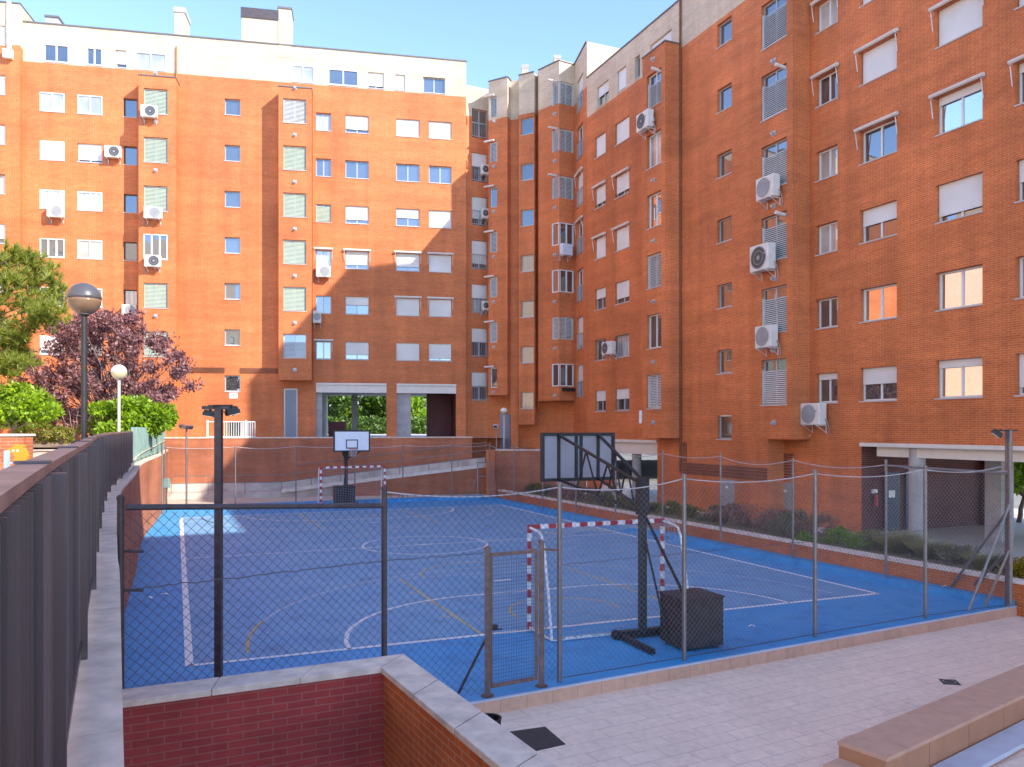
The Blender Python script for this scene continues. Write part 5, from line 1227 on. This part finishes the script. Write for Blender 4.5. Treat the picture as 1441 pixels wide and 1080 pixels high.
x, y = at(8, 8.3); g = MB(); g.prism([(x - .06, y), (x + .06, y), (x + .06, y + .04), (x - .06, y + .04)], 2.64, 3.58); g.prism([(x - .02, y), (x + .02, y), (x + .02, y + .04), (x - .02, y + .04)], 3.582, 3.78); g.build('post', 'toyblue', pr_)
g = MB()
for z in (3.3, 3.4, 3.5): g.bar((x - .6, y + .06, z), (x - .02, y + .06, z), .03)
g.build('bar', 'white', pr_)
# pots on one sill and flowers on the window boxes of the corner block
bxr = root('flower_box', fe.P(0, .3, 6.5), 'balcony flower boxes with dark plants under the lowest angled bay window', 'flower box')
g = MB(); g.fbox(we_.F, .15, 1.0, .05, .25, 6.15, 6.34); g.build('box', 'black', bxr)
# ------------------------------------------------------------------ vegetation
def leaves(mb, c, rad, n, size, rng, flat=.0, up=0., shell=.0, wid=.45):
    """leaf blades scattered through an ellipsoid"""
    cx_, cy_, cz_ = c
    for _ in range(n):
        while True:
            x, y, z = rng.uniform(-1, 1), rng.uniform(-1, 1), rng.uniform(-1, 1); q = x * x + y * y + z * z
            if q <= 1 and q >= shell: break
        p = Vector((cx_ + x * rad[0], cy_ + y * rad[1], cz_ + z * rad[2]))
        a = Vector((rng.gauss(0, 1), rng.gauss(0, 1), rng.gauss(0, 1) * (1 - flat) + up)).normalized()
        a = (a + Vector((x, y, z)) * .5).normalized(); b = a.cross(Vector((rng.gauss(0, 1), rng.gauss(0, 1), rng.gauss(0, 1)))).normalized()
        s = size * rng.uniform(.6, 1.3); w = s * wid
        mb.quad(p, p + a * s * .5 + b * w * .5, p + a * s, p + a * s * .5 - b * w * .5)
def limb(mb, p, q, r0, r1, rng, n=5, wob=.06):
    p = Vector(p); q = Vector(q); L = (q - p).length; pts = []
    for k in range(n + 1):
        t = k / n; pts.append(p.lerp(q, t) + (Vector((rng.uniform(-1, 1), rng.uniform(-1, 1), rng.uniform(-.4, .4))) * wob * L * math.sin(t * math.pi) if 0 < k < n else Vector()))
    mb.tube(pts, r0, 7, radii=[r0 + (r1 - r0) * k / n for k in range(n + 1)]); return pts
def bush(name, c, rad, label, mat, n, size, seed, cat='shrub', clusters=26, trunk=True, group=None, up=.3, cl=.34, stems=5):
    rng = random.Random(seed); c = Vector(c); r = root(name, (c.x, c.y, c.z - rad[2]), label, cat, group)
    mb = MB(); tips = []
    for k in range(clusters):
        th = rng.uniform(0, 2 * math.pi); u = rng.uniform(-.75, 1); rr = math.sqrt(max(0, 1 - u * u)) * rng.uniform(.55, 1.0)
        tips.append(Vector((c.x + rad[0] * rr * math.cos(th), c.y + rad[1] * rr * math.sin(th), c.z + rad[2] * u * rng.uniform(.7, 1.05))))
    for t in tips: leaves(mb, t, [rad[0] * cl * rng.uniform(.7, 1.25), rad[1] * cl * rng.uniform(.7, 1.25), rad[2] * cl * rng.uniform(.7, 1.2)], n // clusters, size, rng, up=up)
    mb.build('crown', mat, r, uv=False)
    if trunk:
        mb = MB()
        for k in range(stems): t = tips[k * 3 % clusters]; limb(mb, (c.x + rng.uniform(-.12, .12) * rad[0], c.y, c.z - rad[2] - .05), t, .045, .012, rng)
        mb.build('stem', 'bark', r, uv=False)
    return r
def tree(name, base, tips, label, mat, n, size, seed, tr=.16, crad=(.9, .9, .7), bark='bark', cat='tree', fork=.5, group=None, up=.1, wid=.45):
    """trunk, limbs to each tip, leaf clumps at the tips and along the limbs"""
    rng = random.Random(seed); base = Vector(base); r = root(name, base, label, cat, group)
    top = sum((Vector(t) for t in tips), Vector()) / len(tips); fk = base.lerp(Vector((top.x, top.y, top.z)), fork)
    mb = MB(); limb(mb, base - Vector((0, 0, .2)), fk, tr, tr * .7, rng, 5, .03)
    for t in tips: limb(mb, fk + Vector((rng.uniform(-1, 1), rng.uniform(-1, 1), 0)) * tr * .5, t, tr * .45, .015, rng, 5, .07)
    mb.build('trunk', bark, r, uv=False)
    mb = MB(); per = n // len(tips)
    for t in tips:
        t = Vector(t)
        k = rng.uniform(.75, 1.25); leaves(mb, t, [x * k for x in crad], int(per * .7), size, rng, up=up, wid=wid)
        for _ in range(3): m = fk.lerp(t, rng.uniform(.5, .9)); leaves(mb, m + Vector((rng.uniform(-.3, .3), rng.uniform(-.3, .3), rng.uniform(-.1, .3))), [x * .45 for x in crad], per // 10, size, rng, up=up, wid=wid)
    mb.build('crown', mat, r, uv=False); return r
def V3(px, py, Y): x, y = at(px, Y); return (x, y, CAMZ + (HY - py) / FPX * Y)
rng = random.Random(21)
# purple plum: broad spray of upswept twigs
tips = []
for k in range(165):
    while True:
        px = rng.uniform(22, 262); py = rng.uniform(452, 600); t = (px - 140) / 122; q = (py - 545) / 100
        if t * t + q * q < 1 and py < 618 - .0035 * (px - 140) ** 2 and not (px < 70 and py < 490): break
    tips.append(V3(px, py, 38.5 + rng.uniform(-2.2, 2.2)))
for px, py in ((155, 448), (172, 455), (118, 462), (258, 520), (250, 505), (262, 548), (98, 468), (140, 455), (240, 560)): tips.append(V3(px, py, 38.5))
r = root('plum_tree', V3(150, 622, 38.5), 'broad purple leaved plum tree behind the white capped globe lamp', 'tree')
mb = MB(); fk = [V3(132 + 9 * i, 606 - rng.uniform(0, 8), 38.5 + rng.uniform(-.8, .8)) for i in range(6)]
for f_ in fk: limb(mb, V3(rng.uniform(138, 165), 624, 38.5), f_, .11, .07, rng)
for i, t in enumerate(tips): limb(mb, fk[i % 6], t, .032, .008, rng, 5, .05)
mb.build('trunk', 'plumbark', r, uv=False)
mb = MB()
for t in tips:
    t = Vector(t); d = (t - Vector(V3(140, 640, 38.5))).normalized()
    for k in range(4):
        e = t + Vector((d.x * .4 + rng.uniform(-.5, .5), d.y * .4 + rng.uniform(-.5, .5), .25 + rng.uniform(-.2, .45))) * .9
        for j in range(46):
            q = t.lerp(e, rng.random()) + Vector((rng.gauss(0, .11), rng.gauss(0, .11), rng.gauss(0, .09))); leaves(mb, q, (.03, .03, .03), 1, .175, rng, up=.6, wid=.55)
mb.build('crown', 'plum', r, uv=False)
# pine at the left edge
tips = [V3(px, py, 30 + rng.uniform(-1, 1)) for px, py in ((5, 372), (22, 362), (40, 368), (55, 380), (68, 398), (76, 415), (60, 430), (45, 408), (28, 395), (12, 400), (70, 440), (52, 448), (35, 430), (-10, 420), (-25, 390), (8, 470), (22, 485), (5, 500), (30, 470), (-15, 480), (12, 515), (28, 508), (-12, 450), (-30, 520), (-5, 530), (62, 452))]
r = root('pine_tree', (-20.6, 30, 3.0), 'yellow green pine tree cut by the left edge of the picture', 'tree')
mb = MB(); limb(mb, (-20.9, 30, 2.8), (-20.4, 30, 9.6), .2, .1, rng, 8, .02)
for t in tips: limb(mb, (-20.6, 30, max(4.5, t[2] - .9)), t, .05, .015, rng, 5, .06)
mb.build('trunk', 'bark', r, uv=False)
mb = MB()
for t in tips:
    for k in range(40):
        p = Vector(t) + Vector((rng.gauss(0, .25), rng.gauss(0, .3), rng.gauss(0, .19))); ax_ = ((p - Vector((-20.6, 30, p.z - .8))).normalized() * .7 + Vector((rng.gauss(0, .3), rng.gauss(0, .3), .6))).normalized()
        for j in range(22):
            a = (ax_ + Vector((rng.gauss(0, .55), rng.gauss(0, .55), rng.gauss(0, .55)))).normalized(); b = a.orthogonal().normalized() * .014; L = rng.uniform(.2, .42)
            mb.quad(p - b, p + b, p + a * L)
mb.build('crown', 'pine', r, uv=False)
bush('laurel_bush', V3(180, 592, 33), (1.62, 1.1, .78), 'rounded bright green laurel bush at the foot of the lamp pole and green fence', 'laurel', 9000, .2, 5)
bush('laurel_bush', V3(225, 588, 36.2), (.62, .5, .62), 'smaller bright green bush against the blue grey louvred door', 'laurel', 2200, .19, 6, clusters=12)
tree('laurel_tree', V3(14, 622, 28), [V3(px, py, 28 + rng.uniform(-.8, .8)) for px, py in ((0, 560), (15, 553), (30, 552), (48, 560), (62, 572), (55, 585), (38, 578), (20, 575), (2, 580), (-12, 570), (40, 565), (68, 580), (10, 590), (28, 590), (-20, 590))],
     'small bright green laurel tree with bare stems at the left edge', 'laurel', 6500, .2, 8, tr=.07, crad=(.42, .4, .26), fork=.35)
for i, (px, py, Y, rx, rz, lab) in enumerate(((42, 612, 30, .55, .32, 'leftmost olive hedge clump under the laurel tree'), (62, 611, 31, .5, .34, 'olive hedge clump between the laurel tree and the dark lamp pole'),
                                          (86, 613, 31, .42, .28, 'sparse olive hedge clump just left of the dark lamp pole'), (128, 608, 33, .4, .3, 'low olive shrub right of the dark lamp pole'))):
    bush('hedge_shrub', V3(px, py, Y), (rx, .5, rz), lab, 'hedge', 1500, .13, 30 + i, clusters=10, group='olive shrubs on the terrace')
r = root('bare_shrub', V3(100, 625, 34), 'leafless pale branching shrub behind the hedge clumps', 'shrub'); mb = MB()
for px, py in ((88, 585), (97, 578), (103, 590), (92, 600), (110, 580), (128, 585), (135, 598), (80, 592)): limb(mb, V3(103 + rng.uniform(-4, 4), 626, 34), V3(px, py, 34), .035, .01, rng, 6, .08)
mb.build('branches', 'plumbark', r, uv=False)
# planter plants along the right side of the court
def planter(px, py, z=.42):
    return gpt(px, py, z)
spec = [(752, 693, .5, .35, 'hedge', 'olive green shrub at the far end of the planter'), (772, 696, .45, .3, 'herb', 'grey green shrub second from the far end of the planter'),
        (800, 700, .8, .42, 'redtip', 'reddish shrub seen under the left part of the rear backboard'), (826, 705, .8, .45, 'redtip', 'reddish shrub seen under the right part of the rear backboard'), (852, 711, .7, .42, 'herb', 'grey green shrub left of the black basketball post'),
        (872, 714, .6, .34, 'hedge', 'dark olive shrub just left of the black basketball post'), (895, 717, .5, .3, 'hedge', 'yellowish shrub behind the black basketball post'), (915, 720, .5, .28, 'grassy', 'dry tuft right of the black basketball post'),
        (942, 722, .55, .3, 'hedge', 'olive clump left of the tall fence post in the planter'), (975, 728, .6, .3, 'hedge', 'yellow green clump just below the corner of the brick wall'), (1003, 733, .65, .36, 'herb', 'grey shrub left of the first grey metal door'),
        (1030, 737, .85, .5, 'redtip', 'red tipped shrub in front of the left grey metal door'), (1062, 742, .9, .52, 'redtip', 'red tipped shrub midway between the two grey metal doors'), (1094, 748, .9, .52, 'redtip', 'red tipped shrub just left of the right grey metal door'),
        (1118, 754, .8, .5, 'herb', 'dark grey shrub in front of the right grey metal door'), (1148, 757, .85, .55, 'redtip', 'tall red tipped shrub right of the right grey metal door'), (1138, 768, .36, .25, 'laurel', 'small round bright shrub at the coping left of the fence post'),
        (1178, 764, .42, .3, 'laurel', 'round bright shrub left of the arcade corner'), (1212, 770, .5, .36, 'laurel', 'largest round green shrub below the arcade corner'), (1236, 772, .5, .32, 'herb', 'brownish shrub right of the large round shrub'),
        (1268, 777, .75, .42, 'grassy', 'big straw green grass tuft in front of the round column'), (1308, 784, .6, .34, 'grassy', 'straw coloured grass tuft right of the round column'), (1352, 792, .6, .28, 'herb', 'low grey plant near the slanting struts'),
        (1390, 800, .6, .28, 'grassy', 'low dry grass tuft beside the corner pole'), (1436, 812, .45, .3, 'flowers', 'yellow flowering plant at the right edge by the planter wall')]
M['flowers'] = leafmat('yellow_flowers_and_leaves', [(.55, .28, .01), (.10, .14, .02), (.6, .36, .02), (.07, .10, .02)], .2)
for i, (px, py, rx, rz, m, lab) in enumerate(spec):
    x, y = gpt(px, py, .42)
    if m == 'grassy':
        rr = random.Random(60 + i); r = root('grass_tuft', (x, y, .4), lab, 'grass tuft', 'plants in the long planter'); mb = MB()
        for k in range(900):
            a = rr.uniform(0, 2 * math.pi); q = rr.random() ** .6; p = Vector((x + math.cos(a) * rx * q * .5, y + math.sin(a) * rx * q * .5, .4)); L = rz * rr.uniform(1., 1.9); d = Vector((math.cos(a) * q * .8, math.sin(a) * q * .8, 1)).normalized(); b = d.orthogonal().normalized() * .012
            t = p + d * L + Vector((math.cos(a), math.sin(a), 0)) * L * .25; mid = p + d * L * .6
            mb.quad(p - b, p + b, mid + b, mid - b); mb.quad(mid - b, mid + b, t)
        mb.build('blades', 'grassy', r, uv=False)
    else:
        bush('planter_shrub', (x, y, .42 + rz * .6), (rx * .92, rx * .75, rz * .82), lab, m, 2600 if rx > .6 else 1800, .085 if m != 'laurel' else .07, 60 + i, clusters=14, group='plants in the long planter', cl=.42, stems=3)
# ground cover of the planter
mb = MB(); rr = random.Random(9)
for k in range(6000):
    s = rr.uniform(-6, 29); d = rr.uniform(.85, 3.6); p = pw(s, d); L = rr.uniform(.06, .2); a = rr.uniform(0, 6.28); c_ = Vector((p[0], p[1], .40)); dd = Vector((math.cos(a) * .7, math.sin(a) * .7, 1)).normalized(); b = dd.orthogonal().normalized() * .02
    mb.quad(c_ - b, c_ + b, c_ + dd * L)
tag(mb.build('ground_cover', 'grassy', uv=False), 'low mixed ground cover between the planter shrubs', 'ground cover', kind='stuff')
# red leaved plant under the bench
x, y = bp(3.4, 1.75); bush('red_leaf_plant', (x, y, -.62), (1.6, .55, .28), 'dark red leaved plant in the bottom right corner below the bench slabs', 'redtip', 900, .16, 77, clusters=14, cl=.4)
# trees seen through the ground level passages of the back block and right arcade
for i, (px, py, Y, rx, rz, lab) in enumerate(((462, 580, 84, 3.4, 3.0, 'dark green tree seen through the left half of the left passage'), (505, 575, 86, 3.6, 3.2, 'bright green tree seen through the middle of the left passage'), (540, 584, 88, 2.8, 2.6, 'low green tree seen at the right end of the left passage'),
                                          (572, 590, 86, 2.4, 2.4, 'green tree seen at the left side of the right passage'), (600, 590, 84, 2.2, 2.4, 'bright tree seen through the right passage beside the maroon wall'))):
    c = V3(px, py, Y); rg2 = random.Random(90 + i)
    tree('leafy_tree', (c[0], c[1], .6), [(c[0] + rx * rg2.uniform(-1, 1), c[1] + rg2.uniform(-2, 2), c[2] + rz * rg2.uniform(-.9, 1)) for k in range(16)], lab, 'laurel' if i in (1, 4) else 'tree', 4500, .5, 90 + i, tr=.2, crad=(1.2, 1.2, .9), group='trees behind the back block')
g = MB(); g.quad((-60, 60, 1.0), (40, 80, 1.0), (40, 140, 1.0), (-60, 140, 1.0)); structure(g.build('rear_ground', 'ground'))
fb = root('apartment_block', (-10, 118, 0), 'pale distant building glimpsed through the passages behind the trees', 'apartment building'); g = MB(); g.box(-30, 8, 118, 130, 0, 16); g.build('wall', 'far', fb)
for k in range(7):
    for j in range(4): m = MB(); m.box(-27 + k * 5, -25 + k * 5, 117.9, 117.99, 2 + j * 3.4, 3.6 + j * 3.4); m.build('window', 'panes', fb)
hg = root('garden_hedge', (-12, 78, 1.5), 'dark clipped hedge along the bottom of the passage openings', 'hedge'); mb = MB(); rr = random.Random(5)
for k in range(9000): p = Vector((rr.uniform(-21, -3), 76 + rr.uniform(0, 1.6), rr.uniform(1.2, 5.0))); leaves(mb, p, (.1, .1, .1), 1, .34, rr)
mb.build('foliage', 'tree', hg, uv=False)
for i, (px, py, Y, lab) in enumerate(((1432, 668, 31, 'bright green tree at the right edge behind the arcade'),)):
    c = V3(px, py, Y); rg2 = random.Random(120 + i)
    tree('leafy_tree', (c[0], c[1], .35), [(c[0] + rg2.uniform(-.6, 2.2), c[1] + rg2.uniform(-.8, .8), c[2] + rg2.uniform(-.7, 1.1)) for k in range(22)], lab, 'laurel', 3500, .2, 120 + i, tr=.1, crad=(.5, .5, .4))
al = root('garden_railing', FN.P(-6, -7, .35), 'dark garden railing at the right edge behind the arcade', 'railing'); g = MB(); g.fbox(FN, -16, -3.4, -6.62, -6.58, 1.55, 1.6); g.fbox(FN, -16, -3.4, -6.62, -6.58, .5, .55)
k = -16
while k < -3.4: g.fbox(FN, k, k + .02, -6.61, -6.59, .55, 1.55); k += .13
g.build('bars', 'black', al)

# ------------------------------------------------------------------ air conditioners
T = 'white air conditioner '
acs = [ac(FL, 1.05, 209, 156, T + 'on the left bay at the top storey below its louvre'),
 ac(FL, 0, 158, 213, T + 'beside the fully white shutter left of the left bay'),
 ac(FL, 0, 77, 297, T + 'under the left column window above the purple tree', fan='acgrey'),
 ac(FL, 1.05, 214.5, 299, T + 'with a grey grille under a louvre midway up the left bay', fan='acgrey', w=.95),
 ac(FL, 1.05, 214, 367, T + 'under the glazed window of the left bay'),
 ac(FL, 0, 181.5, 437, T + 'in the shaded strip just above the purple tree', fan='acgrey', w=.8),
 ac(FL, 0, 455, 382, T + 'under a sunlit awning window right of the second bay', fan='acgrey', w=.86),
 ac(FL, 0, 446, 446, T + 'in the shade tight against the second bay', fan='acgrey', w=.5, h=.72),
 ac(Fa, 0, 683.5, 238, T + 'highest of the three by the french windows in the recess', w=.5, h=.65),
 ac(Fa, 0, 683.5, 300, T + 'middle one of the three by the french windows in the recess', w=.45, h=.65),
 ac(Fa, 0, 684, 430, T + 'lowest of the three by the french windows in the recess', w=.42, h=.6),
 ac(we_.F, .0, 799, 351, 'air conditioner wrapped in pale cloth under an angled bay window', w=.75, covered=True),
 ac(FM, 0, 852.5, 490, T + 'before a small low window on the right wing', w=.95),
 ac(FM, .85, 903, 170, T + 'highest on the right wing on the narrow bay', w=1.0, h=.8),
 ac(FM, 0, 1076, 264, fan='acgrey', label=T + 'topmost of three under louvres left of the dark step', w=.95, h=.84, dep=.36),
 ac(FM, 0, 1069, 363, T + 'large middle one of three under louvres left of the dark step', w=1.05, h=1.0, dep=.38),
 ac(FM, 0, 1074, 474, T + 'lowest of three under louvres left of the dark step', w=.9, h=.84, dep=.36, fan='acgrey'),
 ac(FN, 0, 1140, 583, fan='acgrey', label=T + 'lowest of all just right of the dark step above the arcade', w=.95, h=.8, dep=.36)]

# ------------------------------------------------------------------ camera, sun, sky
cam = bpy.data.cameras.new('camera'); co = bpy.data.objects.new('camera', cam); COL.objects.link(co); scene.camera = co
co.location = (0, 0, CAMZ); co.rotation_euler = (R(90), 0, 0); cam.sensor_width = 36; cam.lens = FPX / 1441 * 36; cam.shift_y = (HY - 540) / 1441
cam.clip_start = .03; cam.clip_end = 2000
sd = Vector(SUN).normalized(); el = math.asin(sd.z); az = math.atan2(sd.x, sd.y)
sl = bpy.data.lights.new('sun', 'SUN'); so = bpy.data.objects.new('sun', sl); COL.objects.link(so); so.rotation_euler = sd.to_track_quat('Z', 'Y').to_euler(); so.location = (20, -20, 40)
sl.energy = SUN_E; sl.angle = R(.55); sl.color = (1, .93, .82)
wd_ = bpy.data.worlds.new('World'); scene.world = wd_; wd_.use_nodes = True; n = wd_.node_tree.nodes; sky = n.new('ShaderNodeTexSky'); sky.sky_type = 'NISHITA'; sky.sun_disc = False
sky.sun_elevation = el; sky.sun_rotation = az; sky.altitude = 600; sky.air_density = .62; sky.dust_density = 0; sky.ozone_density = 1.6
wd_.node_tree.links.new(sky.outputs[0], n['Background'].inputs[0]); n['Background'].inputs[1].default_value = SKY_S
vs = scene.view_settings; vs.view_transform = 'Standard'; vs.look = 'None'; vs.gamma = 1; vs.exposure = EXPO; vs.use_curve_mapping = False
scene.cycles.max_bounces = 8; scene.cycles.diffuse_bounces = 5; scene.cycles.use_denoising = True; scene.cycles.sample_clamp_indirect = 6
